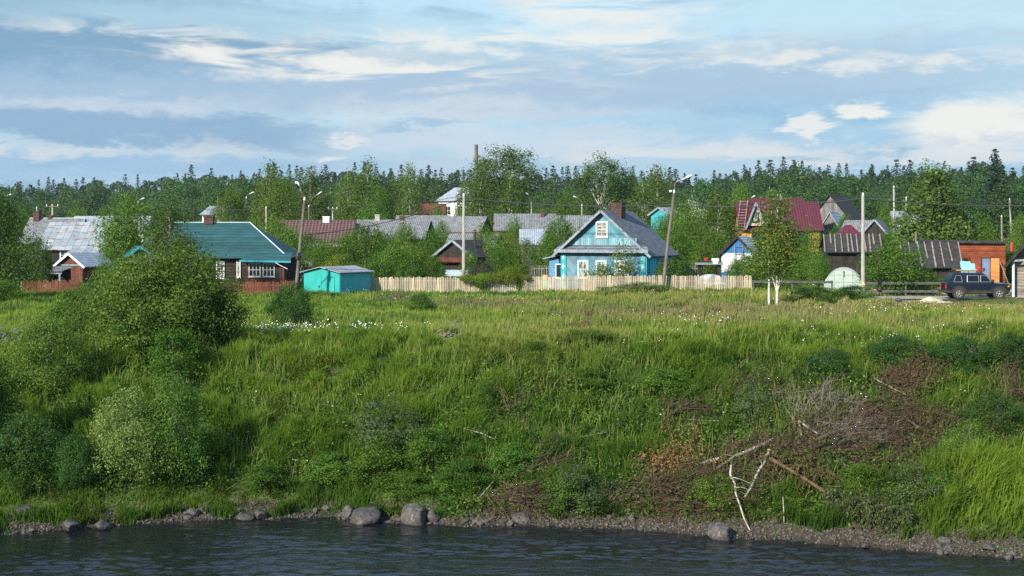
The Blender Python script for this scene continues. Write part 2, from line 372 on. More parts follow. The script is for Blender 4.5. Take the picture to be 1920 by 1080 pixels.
BRICK = pm("sooty_brick", (.105,.055,.042), (.05,.032,.03), 6, .9, plank=('z', .08, .6, .3))
CONCRETE = pm("grey_concrete", (.34,.34,.32), (.24,.24,.23), 5, .85, stretch=(1,1,.3))
DARKPOLE = pm("brown_weathered_steel", (.16,.14,.125), (.085,.075,.068), 4, .8, stretch=(1,1,.25))
BLACKMETAL = pm("dark_metal", (.035,.033,.033), (.022,.02,.02), 4, .6)
STEEL = pm("galvanised_steel", (.42,.44,.46), (.32,.34,.36), 5, .4, metal=.5)
LAMPWHITE = pm("pale_lamp_housing", (.70,.72,.72), (.6,.62,.62), 5, .4)
PICKET = pm("pale_picket_wood", (.43,.37,.26), (.29,.26,.21), 3, .75, stretch=(1,1,.25), plank=('x', .26, 1.0, .35))
PICKETGREY = pm("greyed_picket_wood", (.42,.39,.32), (.30,.29,.26), 3, .75, stretch=(1,1,.25), plank=('x', .26, 1.0, .35))
REDPICKET = pm("rust_red_picket_wood", (.15,.05,.026), (.10,.034,.02), 3, .75, stretch=(1,1,.25), plank=('x', .24, 1.0, .35))
RAILWOOD = pm("dark_grey_rail_wood", (.085,.09,.095), (.05,.053,.057), 4, .85)
NEWWOOD = pm("fresh_sawn_boards", (.50,.36,.20), (.38,.27,.16), 4, .75, plank=('z', .06, .5, .3))
POLYCARB = pm("greenish_polycarbonate", (.26,.37,.33), (.36,.45,.41), .7, .22, spec=.6, plank=('x', .35, .9, .06))
POLYROOF = pm("pale_polycarbonate", (.42,.50,.47), (.34,.42,.40), .9, .22, spec=.6)
BLUEDOOR = pm("pale_blue_plank_door", (.15,.22,.36), (.12,.17,.29), 4, .65, plank=('x', .12, .5, .2))
TARP = pm("blue_white_tarpaulin", (.50,.56,.62), (.16,.24,.32), 2.2, .45)
# ------------------------------------------------------------------ generic building pieces
def win(par, x, z, w_, h_, face='f', depth=0.0, fm=None, gm=None, bars=(1, 1), fw=.09, name='window', sill=True):
    """a framed window whose centre stands at x (along the wall) and sill height z; depth = where the wall face lies"""
    fm = fm or WHITE; gm = gm or GLASS
    m = MB()
    m.box(-w_/2-fw, -w_/2, -.045, .03, -fw, h_+fw); m.box(w_/2, w_/2+fw, -.045, .03, -fw, h_+fw)
    m.box(-w_/2, w_/2, -.045, .03, h_, h_+fw); m.box(-w_/2, w_/2, -.045, .03, -fw, 0)
    for i in range(bars[0]): xx = -w_/2+w_*(i+1)/(bars[0]+1); m.box(xx-.022, xx+.022, -.02, .02, 0, h_)
    for i in range(bars[1]): zz = h_*(i+1)/(bars[1]+1); m.box(-w_/2, w_/2, -.024, .02, zz-.022, zz+.022)
    if sill: m.box(-w_/2-fw-.04, w_/2+fw+.04, -.09, .03, -fw-.05, -fw)
    f = m.build(name, fm, par)
    p = MB().box(-w_/2, w_/2, -.006, .025, 0, h_).build('pane', gm, f)
    loc, rz = {'f': ((x, depth, z), 0), 'r': ((depth, x, z), R(90)), 'l': ((depth, x, z), R(-90)), 'b': ((x, depth, z), R(180))}[face]
    f.location = loc; f.rotation_euler = (0, 0, rz)
    return f
def gable(name, label, cat, loc, rz, w_, d, he, hr, ridge, wall, roof, gmat=None, trim=None, ov=.35, ove=None, th=.07, group=None, chim=(), hipr=0, base=-.4, hipl=0):
    """walls with gables and a two-slope roof; ridge 'x' runs across the view, 'y' runs away from it. Origin: middle of the front wall"""
    t = empty(name, loc, rz, label, cat, group); ove = ov if ove is None else ove
    m = MB(); x0, x1, y0, y1 = -w_/2, w_/2, 0, d
    if ridge == 'y':
        prof = [(x0, base), (x1, base), (x1, he), (0, hr), (x0, he)]
        vs = [(x, y0, z) for x, z in prof]+[(x, y1, z) for x, z in prof]
        sl = (hr-he)/(w_/2); ez = he-sl*ove
        A = [(x0-ove, -ov, ez), (0, -ov, hr), (0, d+ov, hr), (x0-ove, d+ov, ez)]
        B = [(0, -ov, hr), (x1+ove, -ov, ez), (x1+ove, d+ov, ez), (0, d+ov, hr)]
    else:
        yr = d/2; prof = [(y0, base), (y1, base), (y1, he), (yr, hr), (y0, he)]
        if hipr or hipl: prof = [(y0, base), (y1, base), (y1, he), (yr, he+.02), (y0, he)]
        vs = [(x0, y, z) for y, z in prof]+[(x1, y, z) for y, z in prof]
        sl = (hr-he)/(d/2); ez = he-sl*ove
        A = [(x0-ov, -ove, ez), (x1+ov, -ove, ez), (x1+ov-hipr, yr, hr), (x0-ov+hipl, yr, hr)]
        B = [(x0-ov+hipl, yr, hr), (x1+ov-hipr, yr, hr), (x1+ov, d+ove, ez), (x0-ov, d+ove, ez)]
    m.add(vs, [(0,1,2,3,4), (9,8,7,6,5), (0,5,6,1), (1,6,7,2), (2,7,8,3), (3,8,9,4), (4,9,5,0)])
    bw = m.build('wall', wall, t)
    r = MB(); up = lambda q: [(a, b, c+th+.03) for a, b, c in q]
    r.slab(up(A), th); r.slab(up(B), th)
    if hipr and ridge == 'x': r.slab(up([(x1+ov, -ove, ez), (x1+ov, d+ove, ez), (x1+ov-hipr, d/2, hr)]), th)
    if hipl and ridge == 'x': r.slab(up([(x0-ov, d+ove, ez), (x0-ov, -ove, ez), (x0-ov+hipl, d/2, hr)]), th)
    rf = r.build('roof', roof, t)
    if gmat:
        q = MB(); e = .012
        if ridge == 'y': q.slab([(x0, -e, he), (x1, -e, he), (0, -e, hr)], .01)
        else: q.slab([(x1+e, 0, he), (x1+e, d, he), (x1+e, d/2, hr)], .01)
        q.build('gable_cladding', gmat, t)
    if trim:
        q = MB()
        if ridge == 'y':
            for yy in (-ov-.03,):
                q.bar((x0-ove, yy, ez+.02), (0, yy, hr+.05), .05, .2, up=(0,0,1)); q.bar((0, yy, hr+.05), (x1+ove, yy, ez+.02), .05, .2)
        else:
            q.tube([(x0-ov+hipl, d/2, hr+th+.05), (x1+ov-hipr, d/2, hr+th+.05)], .045, 6)
            if hipr: q.tube([(x1+ov-hipr, d/2, hr+th+.05), (x1+ov, -ove, ez+th+.05)], .045, 6)
            else: q.bar((x1+ov+.02, -ove, ez+.05), (x1+ov+.02, d/2, hr+.07), .05, .18); q.bar((x1+ov+.02, d/2, hr+.07), (x1+ov+.02, d+ove, ez+.05), .05, .18)
        q.build('roof_trim', trim, t)
    for c in chim:
        cx, cy, cw, z0, z1 = c[:5]; q = MB(); q.box(cx-cw/2, cx+cw/2, cy-cw/2, cy+cw/2, z0, z1); q.box(cx-cw/2-.05, cx+cw/2+.05, cy-cw/2-.05, cy+cw/2+.05, z1, z1+.1)
        q.build('chimney', c[5] if len(c) > 5 else BRICK, rf)
    return t
def spot(px, Y, dz=0.0): x = X(px, Y); return Vector((x, Y, gz1(x, Y)+dz))
# ------------------------------------------------------------------ ground, river, track
def grid_mesh(name, xs_fn, ys, nx, mat, dz=0.0, zfn=None):
    u = np.linspace(-1, 1, nx); V_ = []
    for y in ys:
        xx = xs_fn(y, u); V_.append(np.stack([xx, np.full(nx, y), (zfn(xx, np.full(nx, y)) if zfn else gz(xx, np.full(nx, y)))+dz], 1))
    V_ = np.concatenate(V_); ny = len(ys)
    i = (np.arange(ny-1)[:, None]*nx+np.arange(nx-1)[None, :]).ravel()
    o = np_mesh(name, V_, [np.stack([i, i+1, i+nx+1, i+nx], 1)], mat)
    o.data.polygons.foreach_set('use_smooth', [True]*len(o.data.polygons)); return o
def ground_mat():
    m, g, b = newmat("meadow_soil"); ge = g.n('ShaderNodeNewGeometry'); p = g.xyz(ge.outputs['Position'])
    n_a = g.noise(ge.outputs['Position'], .35, 6, .6); n_b = g.noise(ge.outputs['Position'], 3.0, 6, .65); n_c = g.noise(ge.outputs['Position'], 14.0, 4, .6)
    col = g.mix(g.ss(n_a, .35, .65), (.035,.070,.014), (.075,.115,.028))
    col = g.mix(g.ss(n_b, .52, .66), col, (.10,.085,.045))
    far = g.ss(p[1], 110, 135)
    col = g.mix(far, col, g.mix(g.ss(n_a, .4, .6), (.05,.105,.018), (.095,.15,.03)))
    peb = g.n('ShaderNodeTexVoronoi'); g.l(ge.outputs['Position'], peb.inputs['Vector']); peb.inputs['Scale'].default_value = 9.0
    pc = g.mix(g.white(peb.outputs['Position']), (.028,.023,.019), (.10,.088,.075))
    pc = g.mix(g.ss(n_b, .45, .6), pc, (.055,.05,.030))
    wet = g.ss(p[2], WZ+.16, WZ-.05)
    pc = g.mix(g.m('MULTIPLY', wet, .75), pc, (.020,.017,.014))
    beach = g.ss(g.m('ADD', p[2], g.m('MULTIPLY', g.m('SUBTRACT', n_b, .5), .5)), WZ+.62, WZ+.30)
    col = g.mix(beach, col, pc)
    # bare trodden earth: the path down the bank, the worn crest spot and the patch beside the track
    def patch(c, rx, ry, colour, col):
        dx = g.m('DIVIDE', g.m('SUBTRACT', p[0], c.x), rx); dy = g.m('DIVIDE', g.m('SUBTRACT', p[1], c.y), ry)
        r = g.m('ADD', g.m('SQRT', g.m('ADD', g.m('MULTIPLY', dx, dx), g.m('MULTIPLY', dy, dy))), g.m('MULTIPLY', g.m('SUBTRACT', n_b, .5), 1.6))
        return g.mix(g.ss(r, 1.1, .6), col, colour)
    earth = g.mix(n_c, (.15,.115,.085), (.27,.215,.165))
    litter = g.mix(n_c, (.034,.028,.019), (.08,.062,.042))
    for (px, py, rx, ry) in LITTER: col = patch(ground(px, py), rx, ry, litter, col)
    for (px, py, rx, ry) in BARE: col = patch(ground(px, py), rx, ry, earth, col)
    g.l(col, b.inputs['Base Color']); b.inputs['Roughness'].default_value = .95; b.inputs['Specular IOR Level'].default_value = .15
    bn = g.n('ShaderNodeBump'); bn.inputs['Strength'].default_value = .8; bn.inputs['Distance'].default_value = .08
    g.l(g.m('ADD', n_c, g.m('MULTIPLY', peb.outputs['Distance'], .6)), bn.inputs['Height']); g.l(bn.outputs[0], b.inputs['Normal'])
    return m
LITTER = [(1620,850,3.6,1.9),(1500,830,2.6,1.9),(1680,730,1.7,1.0),(1240,910,2.8,1.1),(1310,945,2.8,.9),(1430,900,2.4,1.0),(1780,845,2.0,1.2),(965,948,1.6,.7),(1470,860,1.6,.9)]
BARE = [(1610,765,.55,1.3),(1608,810,.75,.9),(1480,664,2.2,.5),(1745,566,3.0,1.7),(800,672,.7,.5),(820,638,.9,.8),(1000,545,1.2,.5),(1850,572,4.5,1.0),(1560,850,1.6,.8)]
ys = np.concatenate([np.arange(30, 42, 1.0), np.arange(42, 64, .14), np.arange(64, 112, .6), np.arange(112, 420, 6), np.array([440,480,560,700,1000,1600,2600,4500,7500])])
GROUND = grid_mesh("ground", lambda y, u: np.sign(u)*(np.abs(u)*.62+np.abs(u)**3*.5)*(y if y > 60 else 60)*.85, ys, 420, ground_mat())
GROUND['kind'] = 'structure'
def water_mat():
    m, g, b = newmat("dark_river_water"); ge = g.n('ShaderNodeNewGeometry'); P = ge.outputs['Position']; s = g.xyz(P)
    # wind ripples, longer across the view than along it
    v1 = g.vec(g.m('MULTIPLY', s[0], .8), g.m('MULTIPLY', s[1], 1.5), 0); v2 = g.vec(g.m('MULTIPLY', s[0], 5.0), g.m('MULTIPLY', s[1], 9.0), 4)
    h = g.m('ADD', g.m('MULTIPLY', g.noise(v1, 1.0, 3, .55, .4), 1.0), g.m('MULTIPLY', g.noise(v2, 1.0, 3, .6, .6), .6))
    gust = g.ss(g.noise(g.vec(g.m('MULTIPLY', s[0], .10), g.m('MULTIPLY', s[1], .5), 9), 1.0, 3), .38, .60, .30, 1.0)
    bn = g.n('ShaderNodeBump'); g.l(gust, bn.inputs['Strength']); bn.inputs['Distance'].default_value = .03
    g.l(h, bn.inputs['Height']); g.l(bn.outputs[0], b.inputs['Normal'])
    b.inputs['Base Color'].default_value = (.008,.010,.013,1); b.inputs['Roughness'].default_value = .04; b.inputs['IOR'].default_value = 1.33
    b.inputs['Specular IOR Level'].default_value = .5
    return m
wx = np.concatenate([[-500, -120, -50], np.arange(-25, 25.01, .07), [50, 120, 500]]); wy = np.concatenate([[-300, -40, 10, 28], np.arange(36, 53.01, .05), [60]])
WX, WY = np.meshgrid(wx, wy); fd = np.clip((25-np.abs(WX))/3, 0, 1)*np.clip((WY-36)/3, 0, 1); calm = .45+.9*np.clip((fbm(WX*.10, WY*.35, 303)-.35)*2.6, 0, 1)
wz = WZ+fd*calm*(0.09*(fbm(WX*.95+.3*WY, WY*2.3, 301, 3)-.5)+.050*(fbm(WX*2.6-.4*WY, WY*5.6, 302, 3)-.5))
nx_ = len(wx); i = (np.arange(len(wy)-1)[:, None]*nx_+np.arange(nx_-1)[None, :]).ravel()
wt = np_mesh("water", np.stack([WX.ravel(), WY.ravel(), wz.ravel()], 1), [np.stack([i, i+1, i+nx_+1, i+nx_], 1)], water_mat()); wt['kind'] = 'structure'
wt.data.polygons.foreach_set('use_smooth', [True]*len(wt.data.polygons))
ROADM = pm("gravel_track", (.30,.275,.25), (.21,.19,.17), 2.2, .95, bump=.4, stain=((.13,.12,.09), 1.2, .58, .7))
rys = np.linspace(0, 1, 6)
def road_strip(name, x0, x1, yfn, half):
    n = 90; Vv = []
    for q in rys:
        xx = np.linspace(x0, x1, n); yy = yfn(xx)+(q*2-1)*half+.25*(fbm(xx*.7, xx*0+q*9, 3)-.5); Vv.append(np.stack([xx, yy, gz(xx, yy)+.05+.0*xx], 1))
    Vv = np.concatenate(Vv); i = (np.arange(5)[:, None]*n+np.arange(n-1)[None, :]).ravel()
    o = np_mesh(name, Vv, [np.stack([i, i+1, i+n+1, i+n], 1)], ROADM); o['kind'] = 'structure'; return o
road_strip("gravel_road", X(1615, 96), 60, lambda x: 95.6-.05*np.maximum(x-24, 0), 1.9)

# ------------------------------------------------------------------ the turquoise house in the middle
t = gable("wooden_house", "turquoise wooden house with chevron boards and a grey corrugated gable roof", "house", spot(1130, 112.5), R(-25), 7.45, 6.3, 3.02, 6.12, 'y', BLUECHEV, SLATE_Y, BLUEGABLE, GREYTRIM, ov=.45, ove=.62,
          chim=[(.3, 2.7, .95, 5.4, 6.75)])
m = MB().box(-3.80, 3.80, -.42, .0, 3.0, 3.06); m.slab([(-4.2,-.5,3.06),(4.2,-.5,3.06),(3.9,-.02,3.42),(-3.9,-.02,3.42)], .05); m.build("pent_roof", SLATE_Y, t)
MB().box(-4.15, 4.15, -.55, -.44, 2.86, 3.06).build("cornice", GREYTRIM, t)
MB().box(-3.0, 3.0, -.045, -.02, 3.45, 4.02).build("upright_board_band", BLUEBAND, t)
for sx in (-1, 1):
    c = MB().box(sx*3.5-.24, sx*3.5+.24, -.07, 0, -.3, 2.95).build("corner_pilaster", TEALTRIM, t); c.location = (0, -.002, 0)
    for zz, hh in ((1.0, .2), (1.75, .27), (2.45, .2)): MB().slab([(sx*3.5, -.085, zz-hh), (sx*3.5+.10, -.085, zz), (sx*3.5, -.085, zz+hh), (sx*3.5-.10, -.085, zz)], .014).build("diamond_ornament", WHITE, c)
MB().box(3.724, 3.775, .0, 6.3, -.3, 3.0).build("side_cladding", BLUESIDE, t)
for a_ in ((3.85,.02,.5),(3.83,2.6,3.15),(3.83,5.9,6.28)): MB().box(3.77, a_[0], a_[1], a_[2], -.3, 2.98).build("side_pilaster", TEALTRIM, t)
MB().box(3.776, 3.81, .8, 2.35, .5, 2.45).build("shutter", BLUESIDE, t)
t.scale = (.955, 1, 1)
for x in (-1.72, -.10, 1.55): win(t, x, .95, .72, 1.18, 'f', -.05, PALETRIM, CURTAIN, (1, 1), .13)
win(t, -.05, 4.18, .82, 1.05, 'f', -.05, PALETRIM, BOARDEDWIN, (1, 3), .12)
win(t, 3.6, 1.3, .45, 1.0, 'r', 3.82, PALETRIM, GLASS, (0, 1), .1)
MB().box(-5.05, -3.74, .5, 4.6, -.4, 2.35).build("annex_wall", BLUEANNEX, t)
MB().slab([(-5.5,.1,2.38),(-3.74,.1,2.72),(-3.74,4.9,2.72),(-5.5,4.9,2.38)], .09).build("annex_roof", GREYTRIM, t)
win(t, -4.15, .85, .42, 1.0, 'f', .46, PALETRIM, GLASS, (0, 0), .09)

# ------------------------------------------------------------------ house with the teal hipped roof and its red veranda
t = gable("log_house", "dark log house under a teal hipped roof with a red veranda", "house", Vector((X(424, 113), 113, 0)), 0, 9.4, 8.0, 2.55, 5.05, 'x', LOGWALL, TEALROOF, None, PALETRIM, ov=.35, ove=.5, hipr=3.9, chim=[(-2.2, 4.0, .75, 4.6, 5.6)])
MB().box(1.8, 4.82, -1.35, -.0, -.4, 2.28).build("veranda_wall", REDVERT, t)
MB().slab([(1.5,-1.95,2.18),(5.4,-1.95,2.10),(5.25,.2,2.75),(1.65,.2,2.75)], .08).build("veranda_roof", TEALROOF, t)
MB().bar((1.45,-2.0,2.14), (5.45,-2.0,2.06), .05, .14).build("fascia", TEALTRIM, t)
for x in (2.52, 3.62): win(t, x, .95, .80, .95, 'f', -1.4, WHITE, GLASS, (2, 1), .07)
win(t, -.45, .80, .48, 1.2, 'f', -.05, WHITE, CURTAIN, (1, 0), .09); win(t, 1.0, .85, .16, 1.2, 'f', -.05, WHITE, CURTAIN, (0, 0), .08)
d = MB().box(4.15, 4.65, -1.40, -1.34, -.3, 1.95).build("door", DARKWOOD, t)
MB().tube([(4.25,-2.0,2.0),(4.7,-2.05,1.75),(5.2,-2.05,1.5)], .03, 5).build("drainpipe", WHITE, t)
t2 = gable("boarded_shed", "grey boarded shed with teal roof edge behind the large willow", "shed", spot(262, 118), R(18), 3.6, 5, 2.0, 3.35, 'y', GREYWOOD, TEALROOF, None, TEALTRIM, ov=.3)

# ------------------------------------------------------------------ left end: rusty roofed house and its yard
t = gable("wooden_house", "old dark house with a rust streaked tin roof at the far left", "house", spot(150, 152), R(-4), 8.3, 6.5, 2.75, 5.35, 'x', DARKWOOD, RUST, None, None, ov=.5, chim=[(3.0, 3.4, .4, 4.8, 5.7, BLACKMETAL)])
win(t, -1.7, 1.3, .72, 1.15, 'f', -.04, PALETRIM, GLASS, (1, 1), .14)
MB().box(-.4, 3.4, -1.3, 0, -.4, 2.0).build("bay_wall", DARKWOOD, t)
MB().slab([(-1.0,-1.8,2.05),(4.0,-1.8,2.05),(3.6,0,2.75),(-.6,0,2.75)], .06).build("bay_roof", RUST, t)
win(t, 1.6, .95, 2.6, .95, 'f', -1.34, PALETRIM, CURTAIN, (2, 0), .1)
t = gable("wooden_house", "house with a plain grey corrugated roof and sooty brick chimney at left edge", "house", spot(86, 166), R(-4), 6.0, 7, 3.0, 5.75, 'x', GREYWOOD, SLATE_X, None, PALETRIM, ov=.4, chim=[(-2.4, 3.3, .7, 5.2, 6.6), (-.9, 3.6, .5, 5.4, 6.1)])
gable("long_barn", "long low building with a pale zinc roof showing behind the rusty roof", "barn", spot(200, 185), 0, 9.5, 6, 4.2, 6.1, 'x', WHITEWALL, PALE_SHEET, None, None, chim=[(1.0, 2.6, .45, 5.8, 6.5, BLACKMETAL)])
t = gable("garden_shed", "small red brown shed with a pale zinc gable roof among bushes at left", "shed", spot(132, 128), R(-20), 2.6, 4.2, 1.65, 2.55, 'y', REDVERT, PALE_SHEET, None, WHITE, ov=.3, ove=.45)
MB().box(-1.4, 1.4, -.06, -.01, 1.52, 1.64).build("tie_beam", GREYTRIM, t)
t = empty("open_woodshed", spot(78, 119), R(-6), "open fronted dark woodshed with corrugated roof beside the big left tree", "shed")
MB().box(-1.7, 1.7, 1.9, 2.0, -.3, 1.5).box(-1.7, -.85, -.05, 0, -.3, 1.35).build("wall", DARKWOOD, t)
MB().slab([(-1.9,-.3,1.42),(1.9,-.3,1.42),(1.9,2.2,1.72),(-1.9,2.2,1.72)], .06).build("roof", SLATE_X, t)
MB().box(-1.8, 1.8, -.12, -.05, 1.15, 1.36).build("beam", GREYTRIM, t)
for x in (-.8, .35, 1.6): MB().box(x-.07, x+.07, -.1, .04, -.3, 1.16).build("post", GREYTRIM, t)
m = MB(); rng = random.Random(4)
for i in range(46): x = rng.uniform(-.6, 1.5); z = rng.uniform(0, .8); m.tube([(x, .6, z), (x+rng.uniform(-.05,.05), 1.3, z)], rng.uniform(.04,.075), 6)
tag(m.build("firewood_stack", DEADWOOD), "stack of split firewood inside the open dark woodshed", "firewood"); o = bpy.data.objects["firewood_stack"]; o.location = t.location; o.rotation_euler = t.rotation_euler

# ------------------------------------------------------------------ middle row
t = gable("wooden_house", "yellow house under a long brown tiled sheet roof", "house", spot(585, 150), 0, 8.1, 6.5, 3.25, 5.55, 'x', YELLOWISH, TILEROOF, None, None, ov=.25, chim=[(1.1, 3.2, .7, 5.2, 5.95, WHITEWALL)])
MB().slab([(-2.0,-1.6,2.85),(4.1,-1.6,2.85),(4.1,0,3.2),(-2.0,0,3.2)], .07).build("porch_roof", PALE_SHEET, t)
t = gable("wooden_house", "house with weathered grey slate roof joined to the brown tiled one", "house", spot(727, 151), R(-8), 7.6, 6.0, 3.7, 5.6, 'x', DARKWOOD, SLATE_X, None, None, ov=.3,
      chim=[(-1.8, 3.0, .5, 5.2, 6.15, CONCRETE), (.9, 3.0, .45, 5.3, 6.0)])
gable("wooden_house", "house with a dark blue grey slate roof behind the concrete post", "house", spot(858, 168), R(-16), 4.9, 6.0, 3.8, 6.0, 'x', DARKWOOD, SLATE_X, None, None, ov=.3)
gable("wooden_house", "low dark house whose ridge shows behind the slate roofs", "house", spot(790, 185), 0, 6.5, 6.0, 4.0, 6.2, 'x', DARKWOOD, SLATE_X, None, None, ov=.3)
t = gable("low_shed", "low shed with corrugated roof and red ridge edge behind the black shed", "shed", spot(878, 138), R(-14), 4.6, 5.0, 2.75, 4.25, 'x', REDVERT, SLATE_X, None, None, ov=.3)
MB().bar((-2.6, 2.5, 4.42), (2.6, 2.5, 4.42), .12, .12).build("ridge_cap", REDVERT, t)
t = gable("black_shed", "blackened shed with striped roof and stove pipe behind the concrete post", "shed", spot(851, 126), R(-30), 3.7, 4.6, 2.55, 3.8, 'y', DARKWOOD, TARPAPER, None, GREYTRIM, ov=.3, ove=.4, chim=[])
MB().box(-1.9, 1.9, -.5, -.02, 2.02, 2.1).slab([(-1.95,-.55,1.95),(1.95,-.55,1.95),(1.9,-.02,2.35),(-1.9,-.02,2.35)], .05).build("pent_roof", REDVERT, t)
MB().tube([(.9, 2.1, 3.0), (.9, 2.1, 4.65)], .11, 8).lathe([(.2,4.7),(.02,4.85)], 8, c=(.9,2.1,0)).build("stove_pipe", BLACKMETAL, t)
for i, y in enumerate((-.1, .35, .8, 1.25, 1.7)): MB().bar((.35, y, 3.63), (2.15, y, 2.4), .10, .05).build("batten", STEEL, t)
tag(MB().slab([(-1.0,-.7,0),(1.0,-.7,0),(1.0,.9,.45),(-1.0,.9,.45)], .05).box(-1,-.93,.85,.9,-.9,.4).box(.93,1,.85,.9,-.9,.4).box(-1,-.93,-.7,-.65,-.9,.0).box(.93,1,-.7,-.65,-.9,.0).build("cold_frame", POLYROOF), "pale glazed cold frame in front of the black shed", "cold frame"); bpy.data.objects["cold_frame"].location = spot(856, 119, 1.0)
t = gable("wooden_house", "house with a broad grey slate roof, brick chimney and red eave", "house", spot(985, 170), 0, 7.0, 6.2, 4.35, 6.25, 'x', REDVERT, SLATE_X, None, None, ov=.3, chim=[(2.1, 2.6, .45, 5.6, 6.6)])
gable("low_shed", "low shed with pale blue corrugated roof behind green garden trees", "shed", spot(1000, 141), 0, 2.4, 5, 3.1, 4.55, 'x', GREYWOOD, PALE_SHEET, None, None, ov=.2)
gable("wooden_house", "house with a silver grey roof half hidden left of turquoise gable", "house", spot(1078, 150), 0, 3.6, 5, 4.0, 5.9, 'x', GREYWOOD, SLATE_X, None, None, ov=.2)
t = gable("white_house", "white walled house with a blue grey hipped roof beyond the village", "house", spot(853, 262), R(-20), 6.6, 6.0, 9.4, 11.6, 'x', WHITEWALL, PALE_SHEET, None, None, ov=.5, hipr=2.5, hipl=2.5)
win(t, -1.4, 6.6, 1.0, 1.5, 'f', -.05, WHITE, GLASS); win(t, 1.2, 6.6, 1.0, 1.5, 'f', -.05, WHITE, GLASS)
gable("brick_house", "low house with brick red roof far behind the slate roofs", "house", spot(806, 232), 0, 4.4, 6, 6.6, 8.3, 'x', WHITEWALL, REDVERT, None, None)
gable("white_house", "white building glimpsed between trees behind the teal roof", "house", spot(396, 236), R(-18), 3.4, 6, 6.6, 7.9, 'x', WHITEWALL, PALE_SHEET, None, None)
t = gable("garden_shed", "turquoise shed with pale flat gabled roof right of the turquoise house", "shed", spot(1236, 190), R(-30), 2.4, 4, 6.2, 7.0, 'y', TEALTRIM, PALE_SHEET, None, GREYTRIM)

# ------------------------------------------------------------------ right: burgundy roofed house with dormer and ladder
t = gable("wooden_house", "ochre wooden house with steep burgundy metal roof and pointed dormer", "house", spot(1464, 165), R(-2), 8.9, 6.6, 4.55, 7.55, 'x', OCHRE, BURG, None, None, ov=.45, ove=.5)
m = MB(); m.add([(-3.9,-.35,4.75),(-2.0,-.35,4.75),(-2.95,-.35,7.25),(-3.9,3.0,4.75),(-2.0,3.0,4.75),(-2.95,3.0,7.25)], [(0,1,2),(3,5,4),(0,3,4,1),(1,4,5,2),(2,5,3,0)])
dm = m.build("dormer", CREAM, t)
MB().slab([(-4.15,-.7,4.3),(-2.95,-.7,7.42),(-2.95,2.9,7.42),(-4.15,2.9,4.3)], .06).slab([(-2.95,-.7,7.42),(-1.75,-.7,4.3),(-1.75,2.9,4.3),(-2.95,2.9,7.42)], .06).build("dormer_roof", BURG, dm)
MB().bar((-4.15,-.74,4.32),(-2.95,-.74,7.42),.06,.2).bar((-2.95,-.74,7.42),(-1.75,-.74,4.32),.06,.2).build("dormer_trim", GREYTRIM, dm)
win(dm, -2.95, 5.25, .52, .95, 'f', -.38, DARKWOOD, CURTAIN, (0, 1), .09)
win(t, 2.2, 2.9, 1.6, 1.0, 'f', -.05, DARKWOOD, GLASS, (2, 0), .12); win(t, -2.6, 2.9, 1.3, 1.0, 'f', -.05, DARKWOOD, GLASS, (2, 0), .12)
MB().add([(4.452,.05,4.5),(4.452,6.5,4.5),(4.452,3.3,7.4)], [(0,1,2)]).slab([(4.48,.0,4.6),(4.48,6.6,4.6),(4.48,3.3,7.45)], .02).build("gable_cladding", DARKWOOD, t)
ld = MB(); a0, a1 = Vector((-4.75,-.62,4.15)), Vector((-3.85,2.9,7.75))
for s_ in (-.42, .42): ld.bar(a0+Vector((s_,0,0)), a1+Vector((s_,0,0)), .07, .07)
for i in range(11): q = a0.lerp(a1, (i+.5)/11); ld.bar(q+Vector((-.5,-.02,.03)), q+Vector((.5,-.02,.03)), .05, .06)
o = ld.build("roof_ladder", DEADWOOD); tag(o, "long wooden ladder lying on the left end of the burgundy roof", "ladder"); o.location = t.location; o.rotation_euler = t.rotation_euler
gable("wooden_house", "second burgundy roof just behind the ridge of the dormer house", "house", spot(1456, 182), 0, 7.4, 5.5, 5.5, 8.2, 'x', CREAM, BURG, None, None, ov=.3)
gable("old_barn", "tall grey plank barn with steep dark roof right of the burgundy roof", "barn", spot(1556, 190), R(-28), 5.7, 8.0, 5.2, 8.75, 'y', GREYWOOD, TARPAPER, None, None, ov=.35)
gable("low_shed", "narrow shed with bluish tin roof below the tall grey barn", "shed", spot(1556, 172), R(-25), 3.0, 4.5, 3.8, 6.3, 'y', GREYWOOD, PALE_SHEET, None, None, ov=.2)
t = gable("small_barn", "small grey barn with light slate roof and dark plank gable", "barn", spot(1640, 164), R(-24), 2.5, 4.4, 4.0, 5.4, 'y', DARKWOOD, SLATE_Y, None, GREYTRIM, ov=.25)
MB().slab([(-4.2,.8,4.0),(-.2,.8,4.05),(.1,2.9,5.45),(-4.0,2.9,5.4)], .07).box(-4.0,-.9,1.0,4.4,-.4,4.0).build("lean_to", SLATE_X, t)
gable("garden_shed", "small shed with burgundy hipped roof behind the long tar paper roof", "shed", spot(1597, 150), 0, 2.6, 3, 3.4, 4.75, 'x', WHITEBOARD, BURG, None, None, hipr=1.3, hipl=1.3)
t = gable("garden_shed", "blue and white plank shed with pale tin roof left of the birches", "shed", spot(1383, 126), R(-22), 2.9, 4.2, 2.45, 3.85, 'y', WHITEBOARD, PALE_SHEET, COBALT, DARKWOOD, ov=.25, ove=.3)
MB().box(-1.46, 1.46, -.03, -.005, -.3, .75).build("plinth_boards", COBALT, t)
ld = MB()
for x in (-.2, .52): ld.bar((x,-.55,0), (x,-.06,3.3), .07, .05)
for i in range(5): z = .55+i*.62; ld.bar((-.2, -.55+.49*z/3.3, z), (.52, -.55+.49*z/3.3, z), .05, .05)
o = ld.build("wall_ladder", DEADWOOD); tag(o, "grey ladder leaning on the gable of the blue and white shed", "ladder"); o.location = t.location; o.rotation_euler = t.rotation_euler
gable("white_house", "white house with pale roof half hidden behind the tall poplar", "house", spot(1705, 205), R(-10), 4.2, 6, 5.2, 6.6, 'x', WHITEWALL, PALE_SHEET, None, None)
